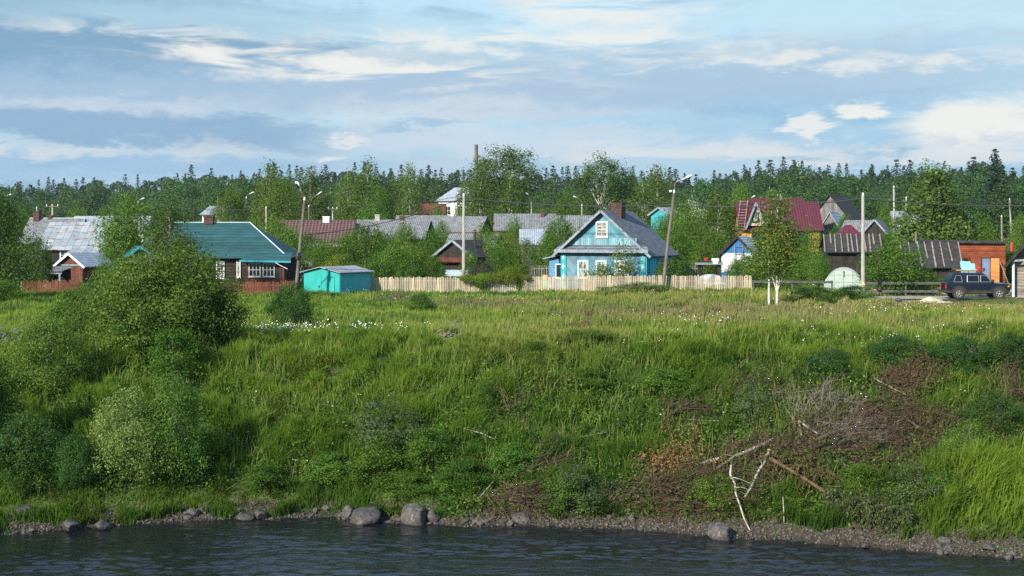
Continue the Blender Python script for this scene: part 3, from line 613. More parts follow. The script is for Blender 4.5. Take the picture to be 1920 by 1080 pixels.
gable("old_barn", "barn with pale silver roof sloping down right of the tall poplar", "barn", spot(1800, 196), R(-24), 4.6, 6.5, 4.2, 7.0, 'y', REDVERT, PALE_SHEET, None, None, ov=.5)
# tar paper sheds
def tar_shed(label, px0, px1, Y, zt, zb, nb, seed, rz):
    wd = (px1-px0)/F*Y; t = empty("tar_paper_shed", spot((px0+px1)/2, Y), rz, label, "shed"); y1 = 2.2
    m = MB(); m.box(-wd/2+.15, wd/2-.15, .1, 3.2, -.4, zb+.1); m.build("wall", DARKWOOD, t)
    MB().slab([(-wd/2,-.35,zb),(wd/2,-.35,zb),(wd/2-.05,y1,zt),(-wd/2+.1,y1,zt)], .08).slab([(-wd/2+.1,y1,zt),(wd/2-.05,y1,zt),(wd/2,3.6,zb+.3),(-wd/2,3.6,zb+.3)], .08).build("roof", TARPAPER, t)
    MB().add([(wd/2-.12,.0,zb),(wd/2-.12,3.2,zb),(wd/2-.12,y1,zt-.1)], [(0,1,2)]).box(wd/2-.16,wd/2-.13,0,3.2,.0,zb).build("end_boards", DARKWOOD, t)
    rg = random.Random(seed)
    for i in range(nb):
        x = -wd/2+.12+(wd-.24)*i/(nb-1)+rg.uniform(-.1,.1); x = min(max(x, -wd/2+.05), wd/2-.05); lo = 1.0 if rg.random() > .25 else rg.uniform(.5,.8); r = rg.uniform(.05,.085)
        a = Vector((x+.12, y1, zt+.06)); bq = Vector((x-rg.uniform(.1,.25), -.4, zb+.05)); MB().tube([a, a.lerp(bq, lo)], [r*.8, r], 6).build("batten", DEADWOOD, t)
    return t
tar_shed("long black tar paper roofed shed behind the greenhouse", 1549, 1658, 118, 4.15, 2.72, 11, 3, R(-3))
t = tar_shed("black tar paper shed roof with pale logs beside the red brown bathhouse", 1694, 1809, 110, 3.55, 1.65, 8, 5, R(-2))
MB().tube([(-.75, 2.6, 2.6), (-.75, 2.6, 4.4)], .09, 8).build("stove_pipe", DARKPOLE, t)
# bathhouse with an open blue door
t = empty("bathhouse", spot(1815, 114), R(-3), "red brown plank bathhouse with flat roof and open blue door", "bathhouse")
MB().box(-2.95, 2.95, 0, 3.6, .15, 3.55).build("wall", SAUNA, t)
MB().slab([(-3.15,-.3,3.66),(3.1,-.3,3.60),(3.1,3.8,3.66),(-3.15,3.8,3.75)], .12).build("roof", TARPAPER, t)
MB().box(-2.8, 2.8, -.1, .1, -.3, .16).build("floor_beam", DARKWOOD, t)
f = MB().box(1.02,1.10,-.05,.02,.2,2.35).box(1.10,1.9,-.05,.02,2.28,2.36).build("door_frame", DARKWOOD, t)
d = MB().box(1.12, 1.72, -.04, .01, .2, 2.27).build("door", BLUEDOOR, t)
MB().box(1.62, 1.66, -.09, -.04, 1.1, 1.3).build("handle", STEEL, d)
d = MB().box(0, .05, -.78, 0, .2, 2.3).build("open_door", pm("orange_new_boards", (.50,.22,.07), (.38,.16,.05), 4, .7, plank=('z', .3, .8, .2)), t); d.location = (1.80, -.02, 0); d.rotation_euler = (0, 0, R(38))
tag(MB().slab([(0,0,0),(.85,0,0),(.8,.5,1.65),(.0,.5,1.7)], .05).slab([(.7,-.1,0),(1.15,-.1,0),(1.1,.45,1.5),(.68,.45,1.5)], .05).build("metal_sheets", pm("pale_turquoise_sheet", (.22,.46,.52), (.17,.38,.45), 2, .5)), "pale turquoise sheets leaning beside the bathhouse wall", "sheets"); bpy.data.objects["metal_sheets"].location = spot(1804, 109, .5)
o = MB().bar((0,0,0), (-.75,.2,2.1), .22, .06).build("leaning_plank", DEADWOOD); tag(o, "grey plank leaning at the right corner of the bathhouse", "plank"); o.location = spot(1895, 109)
o = MB().box(-.7,.7,-.3,.3,.1,.3).box(-.5,.1,-.25,.25,.3,.5).box(-.2,.0,-.2,.2,-.1,.1).box(.4,.6,-.2,.2,-.1,.1).build("plank_pile", DEADWOOD); tag(o, "small pile of grey planks at the bathhouse foot right of its door", "planks"); o.location = spot(1872, 110)
# log cabin cut by the right edge
t = gable("log_cabin", "weathered log cabin with red brown eave at the right edge", "cabin", spot(1938, 96), R(-21), 2.6, 5, 2.7, 4.2, 'y', pm("weathered_logs", (.25,.22,.19), (.14,.125,.11), 4, .85, stretch=(.3,.3,1), plank=('z', .2, .4, .25), bump=.5), TARPAPER, None, DARKWOOD, ov=.9, ove=.55)
MB().box(-1.35,-1.2,-.55,-.4,-.2,2.5).build("post", PALETRIM, t); MB().bar((-1.5,-.7,2.5),(1.6,-.7,2.75),.1,.14).build("tie_beam", GREYTRIM, t)
MB().tube([(.2,1.0,3.4),(.2,1.0,6.4)], .13, 8).build("stove_pipe", DEADWOOD, t)
o = MB().lathe([(0,-.25),(.16,-.2),(.2,0),(.16,.2),(0,.28)], 10).build("red_float", pm("red_cloth", (.55,.03,.05), (.4,.02,.04), 5, .7)); tag(o, "red bundle hanging beside the cabin eave", "bundle"); o.location = (X(1897, 97), 97, H(464, 97)); o.scale = (.55,.5,1.3)

# ------------------------------------------------------------------ teal garage
t = empty("garage", spot(603, 105.2), R(-30), "turquoise sheet steel garage with double doors and grey roof", "garage")
m = MB(); wd = 3.3; prof = [(-wd/2,-.4),(wd/2,-.4),(wd/2,1.66),(0,2.03),(-wd/2,1.66)]
m.add([(x, 0, z) for x, z in prof]+[(x, 3.9, z) for x, z in prof], [(0,1,2,3,4),(9,8,7,6,5),(0,5,6,1),(2,7,8,3),(3,8,9,4),(4,9,5,0)]); m.build("wall", TEAL, t)
MB().box(wd/2+.002, wd/2+.03, 0.05, 3.88, -.4, 1.6).build("side_panel", TEALLIT, t)  # thin sheet over the side wall holding the lighter, lit tone
MB().slab([(-wd/2-.25,-.25,1.68),(0,-.25,2.10),(0,4.1,2.10),(-wd/2-.25,4.1,1.68)], .05).slab([(0,-.25,2.10),(wd/2+.25,-.25,1.68),(wd/2+.25,4.1,1.68),(0,4.1,2.10)], .05).build("roof", pm("grey_felt_roof", (.30,.33,.37), (.20,.22,.25), 2, .8, plank=('y', .62, .6, .2)), t)
for s_ in (-1, 1): dr = MB().box(min(0.012*s_, 1.2*s_), max(0.012*s_, 1.2*s_), -.045, -.01, -.3, 1.45).build("door", TEAL, t)
MB().box(-.22, -.12, -.075, -.045, .55, .7).build("handle", BLACKMETAL, dr)
# ------------------------------------------------------------------ greenhouses
def hoop_house(label, px, Y, wd, h, ln, rz, name="greenhouse"):
    t = empty(name, spot(px, Y), rz, label, "greenhouse"); n = 14
    arc = [(wd/2*math.cos(math.pi*i/n), h*math.sin(math.pi*i/n)**.82) for i in range(n+1)]
    m = MB(); m.add([(x, 0, z) for x, z in arc], [tuple(range(n+1))]); m.slab([(x, .0, z) for x, z in reversed(arc)], .02); m.build("end_wall", POLYCARB, t)
    m = MB(); m.add([(x*1.01, y, z*1.01+.01) for y in (0, ln) for x, z in arc], [(i, i+1, i+n+2, i+n+1) for i in range(n)]); m.add([(x, ln, z) for x, z in arc], [tuple(range(n, -1, -1))]); m.build("roof", POLYROOF, t, True)
    m = MB()
    for y in np.linspace(-.02, ln, 4): m.tube([(x*1.015, y, z*1.015) for x, z in arc], .028, 5)
    for z in (.75*h/1.65, 1.25*h/1.65): k = math.sqrt(max(0, 1-(z/h)**2.3)); m.bar((-wd/2*k, -.03, z), (wd/2*k, -.03, z), .03, .04)
    for x in (-.62, .0, .62): m.bar((x*wd/2.6, -.03, 0), (x*wd/2.6, -.03, h*.9), .03, .04)
    m.box(-wd/2-.06, wd/2+.06, -.08, .0, -.1, .08); m.build("frame", STEEL, t)
    MB().box(.0, .10, -.045, -.035, h*.66, h*.92).build("vent", BLACKMETAL, t)
    return t
hoop_house("rounded polycarbonate greenhouse behind the concrete post at right", 1581, 104, 2.72, 1.72, 3.6, R(-14))
hoop_house("small pale hoop greenhouse behind the turquoise garage", 574, 126, 1.7, 2.0, 3.5, R(-12))
# ------------------------------------------------------------------ fences
def picket_fence(label, pts, h, mat, pitch=.13, cat="fence", name="picket_fence", wob=.05, seed=1):
    """upright boards on two rails; local x runs along the fence"""
    (x0, y0), (x1, y1) = pts; L = math.hypot(x1-x0, y1-y0); t = empty(name, (x0, y0, gz1(x0, y0)), math.atan2(y1-y0, x1-x0), label, cat)
    rg = random.Random(seed); m = MB(); n = int(L/pitch); z0 = gz1(x0, y0)
    for i in range(n):
        x = (i+.5)*L/n; zz = gz1(x0+(x1-x0)*x/L, y0+(y1-y0)*x/L)-z0+.05*math.sin(x*.35); hh = h+rg.uniform(-wob, wob)*(1 if rg.random() < .85 else 2.2); tl = rg.uniform(-.02,.02)*(3 if rg.random() < .06 else 1)
        m.add([(x-.043,-.012,zz-.1),(x+.043,-.012,zz-.1),(x+.043+tl,-.012,zz+hh),(x-.043+tl,-.012,zz+hh),(x-.043,.012,zz-.1),(x+.043,.012,zz-.1),(x+.043+tl,.012,zz+hh),(x-.043+tl,.012,zz+hh)],
              [(0,1,2,3),(5,4,7,6),(1,5,6,2),(4,0,3,7),(3,2,6,7)])
    m.build("pickets", mat, t)
    for z in (.25, h-.22): MB().bar((0,.04,z), (L,.04,z), .05, .08).build("rail", DEADWOOD, t)
    for i in range(int(L/2.6)+1): x = min(i*2.6, L-.05); zz = gz1(x0+(x1-x0)*x/L, y0+(y1-y0)*x/L)-z0; MB().box(x-.05, x+.05, .065, .165, zz-.3, zz+h-.1).build("post", DEADWOOD, t)
    return t
YF = 107.5
picket_fence("pale unpainted picket fence between the garage and the overgrown gate", ((X(656, YF+.6), YF+.6), (X(918, YF), YF)), 1.22, PICKET, seed=1)
picket_fence("greyed picket gate with red letterbox under the hop vine", ((X(920, YF-.1), YF-.1), (X(971, YF-.2), YF-.2)), 1.30, PICKETGREY, cat="gate", name="picket_gate", seed=2)
picket_fence("long pale picket fence in front of the turquoise house", ((X(975, YF-.1), YF-.1), (X(1410, YF-1.5), YF-1.5)), 1.20, PICKET, seed=3)
picket_fence("rust red picket fence in front of the log house veranda", ((X(418, 104), 104), (X(553, 104.5), 104.5)), 1.0, REDPICKET, .12, seed=4)
picket_fence("short rust red picket fence before the open woodshed", ((X(40, 106), 106), (X(150, 106.5), 106.5)), 1.0, REDPICKET, .12, seed=5)
picket_fence("dark slatted garden fence behind the blue annex", ((X(995, 124), 124), (X(1036, 124), 124)), 1.6, GREYWOOD, .2, seed=6)
picket_fence("dark slatted garden fence right of the turquoise house", ((X(1262, 121), 121), (X(1316, 121), 121)), 1.5, GREYWOOD, .22, seed=7)
picket_fence("grey field fence at the foot of the forest on the right", ((X(1780, 300), 300), (X(1980, 300), 300)), 1.6, GREYWOOD, .3, seed=8)
o = MB().box(-.15,.15,-.14,-.02,0,.32).slab([(-.17,-.17,.32),(.17,-.17,.32),(.17,0,.38),(-.17,0,.38)],.02).build("letterbox", pm("red_paint", (.5,.02,.03), (.4,.02,.03), 4, .5)); tag(o, "small red letterbox hanging on the picket gate", "letterbox"); o.location = (X(934, YF-.15), YF-.16, .62)
def rail_fence(label, px0, px1, Y0, Y1, zr, step, mat=RAILWOOD):
    a = spot(px0, Y0); b_ = spot(px1, Y1); t = empty("rail_fence", a, math.atan2(b_.y-a.y, b_.x-a.x), label, "fence"); L = math.hypot(b_.x-a.x, b_.y-a.y); n = max(1, round(L/step))
    for i in range(n+1): x = L*i/n; MB().box(x-.06, x+.06, -.06, .06, -.3, max(zr)+.12).build("post", mat, t)
    for z in zr: MB().bar((0,-.09,z), (L,-.09,z+(b_.z-a.z)), .05, .17).build("rail", mat, t)
rail_fence("dark low rail fence between greenhouse post and car", 1622, 1775, 99.5, 98.5, (.32, .88), 2.6)
rail_fence("dark low rail fence right of the car by the cabin", 1880, 1990, 98, 97.5, (.3, .85), 2.4)
rail_fence("thin dark rail fence behind the pair of birches", 1412, 1560, 104, 103, (.82,), 2.9)
o = MB().box(-2.6,2.6,-.5,.5,0,.12).box(-2.3,2.5,-.45,.45,.12,.24).box(-2.6,1.6,-.4,.5,.24,.36).box(-.4,2.7,-.5,.3,.36,.48).build("board_stack", NEWWOOD); tag(o, "stack of fresh sawn boards behind the low rail fence", "boards"); o.location = spot(1705, 101.5)
o = MB().box(-1.0,1.0,-.4,.4,0,.14).box(-.9,.7,-.3,.4,.14,.26).build("board_stack", NEWWOOD); tag(o, "smaller board stack just right of the concrete post", "boards"); o.location = spot(1645, 102)
# ------------------------------------------------------------------ yard things
t = empty("garden_kiosk", spot(1330, 117), R(-6), "low brown open garden kiosk right of the turquoise house", "kiosk")
MB().box(-.95,-.65,0,.1,-.2,1.75).box(.65,.95,0,.1,-.2,1.75).box(-.65,.65,0,.1,-.2,.75).box(-.95,.95,1.3,1.4,-.2,.9).build("wall", DARKWOOD, t)
MB().slab([(-1.15,-.3,1.8),(1.15,-.3,1.8),(1.15,1.6,1.85),(-1.15,1.6,1.85)], .08).build("roof", GREYTRIM, t)
o = MB().box(-.2,.2,-.02,.02,-.55,0).box(-.3,-.2,-.02,.02,-.25,0).box(.2,.3,-.02,.02,-.25,0).build("hanging_shirt", WHITE); tag(o, "white shirt hanging in the open garden kiosk", "shirt"); o.location = (X(1341, 116.8), 116.75, H(484, 117))
o = MB().lathe([(0,-.15),(.14,-.1),(.16,.05),(0,.16)], 8).build("red_bag", pm("red_plastic", (.5,.02,.03), (.4,.02,.03), 5, .5)); tag(o, "small red bag in the open garden kiosk", "bag"); o.location = (X(1324, 116.8), 116.8, H(486, 117))
rg = random.Random(9); m = MB(); n = 9
vs = []; fs = []
for j in range(n):
    for i in range(n):
        u_ = i/(n-1)*2-1; v_ = j/(n-1)*2-1; vs.append((u_*1.35, v_*.9, .8*max(0, 1-abs(u_)**2.2)*max(0, 1-abs(v_)**2)+rg.uniform(-.05,.05)))
for j in range(n-1):
    for i in range(n-1): fs.append((j*n+i, j*n+i+1, (j+1)*n+i+1, (j+1)*n+i))
o = m.add(vs, fs).build("covered_heap", TARP); tag(o, "heap under blue and white tarpaulin behind the picket fence", "tarp"); o.location = spot(1331, 111.5, .35); o.modifiers.new('solid', 'SOLIDIFY').thickness = .02
t = empty("barrel", spot(1024, 118), 0, "yellow and green barrel beside the blue annex", "barrel")
MB().lathe([(0,0),(.3,0),(.32,.3),(.3,.62)], 14).build("lower_body", TEAL, t); MB().lathe([(.302,.62),(.32,.66),(.31,.95),(.3,1.0),(0,1.0)], 14).build("upper_body", OCHRE, t)
o = MB().tube([(0,0,-.5),(0,0,8)], .32, 10).build("chimney_stack", DARKPOLE); tag(o, "tall dark boiler chimney rising above the village trees", "chimney")
o.location = (X(893, 252), 252, 0); Z = H(271, 252); o.scale = (1, 1, Z/8)
# ------------------------------------------------------------------ poles, lamps and wires
def pole(label, pb, pt, Y, kind='concrete', r=.13, cross=0, lamp=None, mark=False, group=None):
    a = Vector((X(pb[0], Y), Y, min(H(pb[1], Y), gz1(X(pb[0], Y), Y)))); top = Vector((X(pt[0], Y), Y, H(pt[1], Y)))
    t = empty("lamp_post" if lamp else "utility_pole", a, 0, label, "lamp post" if lamp else "utility pole", group); mat = CONCRETE if kind == 'concrete' else (DARKPOLE if kind == 'dark' else DEADWOOD)
    e = top-a; MB().tube([(0,0,-.4), e*.5, e], [r, r*.9, r*.72], 8 if r > .1 else 6).build("shaft", mat, t)
    if cross:
        MB().bar(e+Vector((-cross/2,-.12,-.25)), e+Vector((cross/2,-.12,-.25)), .09, .09).build("crossarm", DARKPOLE, t)
        for s_ in (-.45, 0, .45): MB().lathe([(.05,0),(.07,.06),(.05,.12),(.06,.18),(0,.2)], 8, c=tuple(e+Vector((s_*cross,-.12,-.2)))).build("insulator", LAMPWHITE, t)
    else: MB().lathe([(.06,0),(.09,.08),(.06,.16),(.07,.24),(0,.26)], 8, c=tuple(e)).build("insulator", LAMPWHITE, t)
    if mark: MB().slab([(-.11,-r-.03,.85),(.11,-r-.03,.85),(0,-r-.03,1.05)], .012).build("yellow_sign", pm("yellow_plate", (.75,.55,.02), (.7,.5,.02), 5, .5), t)
    if lamp:
        lp = Vector((X(lamp[0], Y), Y-.2, H(lamp[1], Y)))-a; d = lp-e; sx = 1 if d.x > 0 else -1
        if len(lamp) > 2: bend = Vector((e.x+d.x*lamp[2], e.y, e.z+d.z*lamp[3]))
        else: bend = e+Vector((d.x*.12, 0, d.z*.75))
        ax = (lp-bend).normalized()
        MB().tube([e-(e.normalized()*.6), e, bend, bend.lerp(lp, .6), lp], r*.42, 6).build("bracket", DARKPOLE, t)
        L = .34 if r > .1 else .30
        hd = MB().lathe([(.0,-L*1.3),(.07,-L*1.2),(.10,-L*.4),(.17,L*.3),(.18,L*.8),(.10,L*1.25),(0,L*1.35)], 10, axis='y').build("lamp_head", LAMPWHITE, t, True)
        hd.location = lp+ax*L*.8; hd.rotation_euler = (ax.to_track_quat('Y', 'Z')).to_euler(); hd.scale = (1.1, 1, .62)
        g_ = MB().lathe([(.12,-.2),(.14,0),(.12,.22),(0,.24)], 8, axis='y').build("glass_bowl", GLASS, hd); g_.location = (0, .1, -.07)
    return a+e
P1 = pole("leaning lamp post with long curved arm before the turquoise house", (1241,540), (1264,362), 106, 'dark', .135, lamp=(1281,336,.12,.75))
MBo = bpy.data.objects["lamp_post"]; MB().box(-.09,.09,-.06,.06,0,.14).build("junction_box", LAMPWHITE, MBo).location = (X(1260,106)-MBo.location.x-.12, 0, H(360,106)-MBo.location.z)
P2 = pole("leaning lamp post with short hooked arm beside the turquoise garage", (553,530), (571,376), 102.5, 'dark', .13, lamp=(564,356,.3,.45))
o2 = bpy.data.objects["lamp_post.001"]; MB().bar((.1,-.1,3.0),(.75,-.1,2.85),.05,.05).bar((.1,-.1,3.0),(-.6,-.1,2.75),.05,.05).lathe([(.16,2.7),(.2,2.95),(.12,3.2)], 8, c=(.25,-.12,0)).build("cable_bracket", BLACKMETAL, o2)
P3 = pole("straight concrete post beside the flowering lilac behind the picket gate", (869.5,512), (869.5,368), 113, 'concrete', .14)
P4 = pole("straight concrete post with yellow mark beside the greenhouse", (1618,547), (1618,368), 97, 'concrete', .135, mark=True)
P5 = pole("concrete post left of the poplar", (1677,430), (1676,352), 172, 'concrete', .14, cross=0)
P6 = pole("short grey post just left of the poplar crown", (1700,420), (1699,372), 200, 'concrete', .13)
P7 = pole("concrete post at the forest foot near the right edge", (1899,435), (1893,375), 215, 'concrete', .17)
P8 = pole("bare brown timber post behind the bathhouse", (1879,445), (1878,407), 165, 'wood', .13)
P9 = pole("dark concrete post left of white house behind slate roofs", (857,404), (858,364), 190, 'dark', .14)
P10 = pole("lamp post above broad grey slate roof with lamp to the left", (1000,412), (996,383), 200, 'concrete', .13, lamp=(992,368))
P11 = pole("lamp post half hidden left of turquoise gable", (1091,412), (1091,386), 200, 'concrete', .13, lamp=(1083,372))
P12 = pole("concrete post with crossarm above the rusty tin roof", (99,420), (98.5,383), 170, 'concrete', .15, cross=1.5)
P13 = pole("thin concrete post behind the grey corrugated roof at left", (70,415), (69,391), 185, 'concrete', .13)
P14 = pole("concrete post with crossarm above brown tiled roof", (624,415), (624,388), 180, 'concrete', .14, cross=1.2)
P15 = pole("grey post left of brown tiled roof", (500,420), (499,391), 170, 'concrete', .12)
P16 = pole("dark lamp post with raised lamp behind the brown tiled roof", (579,415), (579,388), 190, 'dark', .13, lamp=(596,365,.35,.7))
P17 = pole("lamp post raised among birches behind the teal roof", (455,405), (462,372), 190, 'dark', .10, lamp=(470,363))
P18 = pole("lamp post above trees left of the teal roof", (255,405), (259,380), 180, 'dark', .10, lamp=(265,374))
P19 = pole("lamp post peeping over the big tree at the left edge", (5,420), (8,372), 175, 'dark', .10, lamp=(17,366))
P20 = pole("lamp post behind the left end of the burgundy ridge", (1407,400), (1406,378), 190, 'dark', .10, lamp=(1409,371))
WIREM = pm("dark_cable", (.05,.05,.055), (.04,.04,.045), 5, .6)
def wire(a, b_, sag, r=.018, label="thin power cable strung over the village roofs"):
    a, b_ = Vector(a), Vector(b_); n = 14
    pts = [a.lerp(b_, i/n)-Vector((0,0,sag*4*(i/n)*(1-i/n))) for i in range(n+1)]
    o = MB().tube(pts, r, 4, cap=False).build("power_cable", WIREM)
    tag(o, label, "cable", "power cables over the village"); return o
def P(px, py, Y): return Vector((X(px, Y), Y, H(py, Y)))
wire(P3-Vector((0,0,.1)), P(1264, 384, 106), .35, .036, "thick dark cable from the concrete post by the lilac to the leaning lamp post")
wire(P(1264, 384, 106), P4-Vector((0,0,.15)), .35, .036, "thick dark cable from leaning lamp post to concrete post beside greenhouse")
wire(P4-Vector((0,0,.15)), P(1990, 384, 96), .25, .036, "thick dark cable running right from the concrete post beside the greenhouse")
wire(P3-Vector((0,0,.1)), P(572, 440, 103), .5, .032, "thick dark cable from concrete post by the lilac down to the garage lamp post")
LBL = "thin power cable strung across the tree belt above the roofs"
wire(P9, P10, .4, .03, LBL); wire(P10-Vector((0,0,.2)), P11, .4, .03, LBL); wire(P11, P20-Vector((0,0,.3)), .6, .03, LBL)
wire(P14, P9-Vector((0,0,.3)), .5, .03, LBL); wire(P12, P18, .4, .03, LBL); wire(P18, P15, .5, .03, LBL); wire(P15, P14, .4, .03, LBL)
wire(P4, P5, .5, .03, LBL); wire(P5, P7, .8, .035, LBL); wire(P5-Vector((0,0,.4)), P7-Vector((0,0,.5)), .8, .035, LBL); wire(P20, P5, .9, .035, LBL)
wire(P7, P(2050, 365, 215), .4, .035, LBL); wire(P10, P(1270, 377, 200), .4, .03, LBL); wire(P13, P12, .2, .03, LBL)

# ------------------------------------------------------------------ the off-road car (faces right)
CARGLASS = pm("tinted_car_glass", (.008,.012,.018), (.006,.009,.014), 3, .25, spec=.25)
CARP = pm("dusty_dark_blue_paint", (.006,.012,.026), (.008,.014,.024), 2.0, .3, spec=.35)
def dusty(m):
    g = G(m.node_tree); b = m.node_tree.nodes['Principled BSDF']; s = g.xyz(g.n('ShaderNodeTexCoord').outputs['Object'])
    f = g.m('ADD', s[2], g.m('MULTIPLY', g.noise(g.n('ShaderNodeTexCoord').outputs['Object'], 4, 4), .35)); old = b.inputs['Base Color'].links[0].from_socket
    d = g.ss(f, .86, .58, 0, .5); g.l(g.mix(d, old, (.14,.115,.09)), b.inputs['Base Color']); g.l(g.m('ADD', .2, g.m('MULTIPLY', d, .6)), b.inputs['Roughness'])
dusty(CARP)
TYRE = pm("tyre_rubber", (.028,.027,.026), (.05,.047,.043), 6, .9); CHROME = pm("alloy", (.62,.63,.65), (.5,.5,.52), 5, .3, metal=.7)
AMBER = pm("amber_lens", (.75,.25,.01), (.65,.2,.01), 5, .3); REDL = pm("red_lens", (.5,.02,.015), (.4,.015,.01), 5, .3)
car = empty("off_road_car", spot(1829, 94.0, .02), R(-3.0), "dark blue long off-road car with loaded roof rack parked on the track", "car")
def loft(m, st, mi=0):
    """st: list of (x, [(y, z) ...]) half sections from sill to centre; mirrored"""
    k = len(st[0][1]); vs = []
    for x, s_ in st:
        full = s_+[(-y, z) for y, z in reversed(s_)]; vs += [(x, y, z) for y, z in full]
    n = 2*k; fs = []
    for i in range(len(st)-1):
        for j in range(n-1): fs.append((i*n+j, (i+1)*n+j, (i+1)*n+j+1, i*n+j+1))
        fs.append((i*n+n-1, (i+1)*n+n-1, (i+1)*n, i*n))
    fs += [tuple(range(n)), tuple(reversed(range((len(st)-1)*n, len(st)*n)))]
    m.add(vs, fs, mi)
b_ = MB()
def sec(w0, w1, z0, zb, wt, zt): return [(-w0, z0), (-w1, z0+.18), (-w1-.02, zb-.10), (-w1+.02, zb), (-wt, zt-.02), (-wt*.6, zt)]
loft(b_, [(-2.10, sec(.70,.74,.55,1.02,.60,1.06)), (-2.02, sec(.74,.79,.45,1.08,.66,1.12)), (-1.0, sec(.76,.82,.42,1.10,.70,1.12)), (.80, sec(.76,.82,.42,1.10,.70,1.12)),
          (.95, sec(.76,.82,.42,1.07,.70,1.10)), (1.85, sec(.76,.80,.45,1.00,.66,1.04)), (2.05, sec(.72,.77,.50,.92,.62,.97))])
loft(b_, [(-1.98, [(-.76,1.08),(-.755,1.12),(-.74,1.14),(-.7,1.15),(-.6,1.15),(-.4,1.15)]), (-1.60, [(-.78,1.08),(-.72,1.40),(-.67,1.60),(-.62,1.66),(-.5,1.69),(-.3,1.70)]), (-1.2, [(-.79,1.08),(-.73,1.42),(-.68,1.62),(-.63,1.69),(-.5,1.73),(-.3,1.74)]),
          (.25, [(-.79,1.08),(-.73,1.42),(-.68,1.62),(-.63,1.69),(-.5,1.73),(-.3,1.74)]), (.42, [(-.79,1.08),(-.73,1.40),(-.68,1.58),(-.63,1.65),(-.5,1.69),(-.3,1.70)]), (.98, [(-.78,1.07),(-.76,1.10),(-.74,1.11),(-.7,1.12),(-.6,1.12),(-.4,1.12)])])
body = b_.build("body", CARP, car)
for s_ in (-1, 1):
    for xa, xb, xc, xd in ((-1.62, -1.05, -1.13, -1.45), (-.75, .0, .0, -.72), (.12, .84, .50, .14)):
        yb, yt = s_*.803, s_*.705; P_ = [(xa, yb, 1.15), (xb, yb, 1.15), (xc, yt, 1.56), (xd, yt, 1.56)]
        if s_ > 0: P_ = P_[::-1]
        MB().slab(P_, .03).build("side_window", CARGLASS, body)
        q = MB()
        for i in range(4): q.bar(P_[i], P_[(i+1)%4], .022, .02)
        q.build("window_trim", STEEL, body)
    for x in (-.62, .22): MB().box(x, x+.22, min(s_*.835, s_*.80), max(s_*.835, s_*.80), .95, 1.0).build("door_handle", CHROME, body)
    MB().box(.80, .95, min(s_*.98, s_*.83), max(s_*.98, s_*.83), 1.12, 1.30).build("mirror", BLACKMETAL, body)
    MB().box(1.80, 1.98, min(s_*.815, s_*.78), max(s_*.815, s_*.78), .82, .90).build("indicator", AMBER, body)
    MB().box(-2.13, -2.03, min(s_*.76, s_*.62), max(s_*.76, s_*.62), .72, .98).build("tail_light", REDL, body)
    hl = MB().lathe([(.0,.02),(.1,.0),(.12,-.05)], 10, axis='y').build("headlight", LAMPWHITE, body); hl.location = (2.07, s_*.5, .78); hl.rotation_euler = (0, 0, R(-90))
MB().slab([(.53,-.6,1.62),(.93,-.66,1.16),(.93,.66,1.16),(.53,.6,1.62)], .03).build("windscreen", GLASS, body)
MB().box(2.04, 2.18, -.78, .78, .50, .64).box(2.1,2.24,-.6,.6,.62,.7).build("front_bumper", STEEL, car); MB().box(-2.24, -2.08, -.78, .78, .46, .60).build("rear_bumper", BLACKMETAL, car)
MB().box(2.05, 2.075, -.4, .4, .68, .88).build("grille", BLACKMETAL, car)
MB().box(-1.95,1.95,-.6,.6,.36,.5).build("chassis", BLACKMETAL, car)
wh = None
for x in (-1.28, 1.32):
    for s_ in (-1, 1):
        if wh is None:
            wh = empty("wheel", (x, s_*.74, .37)); wh.parent = car
            MB().lathe([(.2,-.12),(.34,-.13),(.375,-.09),(.38,.0),(.375,.09),(.34,.13),(.2,.12)], 22, axis='y').build("tyre", TYRE, wh, True)
            q = MB().lathe([(.2,-.09),(.215,-.12),(.19,-.125),(.18,-.08)], 18, axis='y').lathe([(0,-.13),(.05,-.125),(.06,-.09),(0,-.06)], 10, axis='y')
            for i in range(5): a_ = i*2*math.pi/5+.3; q.bar((.04*math.cos(a_), -.1, .04*math.sin(a_)), (.19*math.cos(a_), -.1, .19*math.sin(a_)), .04, .07, up=(0,1,0))
            q.build("rim", CHROME, wh); MB().lathe([(0,-.055),(.19,-.055),(.19,-.045),(0,-.045)], 14, axis='y').build("brake_disc", BLACKMETAL, wh)
            w_ = wh
        else: w_ = copy_tree(wh, car); w_.location = (x, s_*.74, .37)
        if s_ > 0: w_.rotation_euler = (0, 0, math.pi)
    for s_ in (-1, 1):
        q = MB(); arc = [(x+.47*math.cos(a_), s_*.845, .42+.45*math.sin(a_)) for a_ in np.linspace(0, math.pi, 11)]
        for i in range(10): q.bar(arc[i], arc[i+1], .09, .06)
        q.build("arch_trim", BLACKMETAL, car)
        a2 = [(x+.43*math.cos(a_), .40+.43*math.sin(a_)) for a_ in np.linspace(0, math.pi, 11)]+[(x-.43,.3),(x+.43,.3)]
        P_ = [(px_, s_*.842, pz_) for px_, pz_ in a2]; MB().slab(P_ if s_ > 0 else P_[::-1], .02).build("wheel_well", BLACKMETAL, car)
q = MB()
for y in (-.62, .62): q.bar((-1.6,y,1.84), (.4,y,1.84), .035, .035)
for x in np.linspace(-1.6, .4, 7): q.bar((x,-.62,1.84), (x,.62,1.84), .03, .03)
for x in (-1.4, -.6, .25):
    for y in (-.6, .6): q.bar((x,y,1.66), (x,y,1.84), .03, .03)
q.build("roof_rack", BLACKMETAL, car)
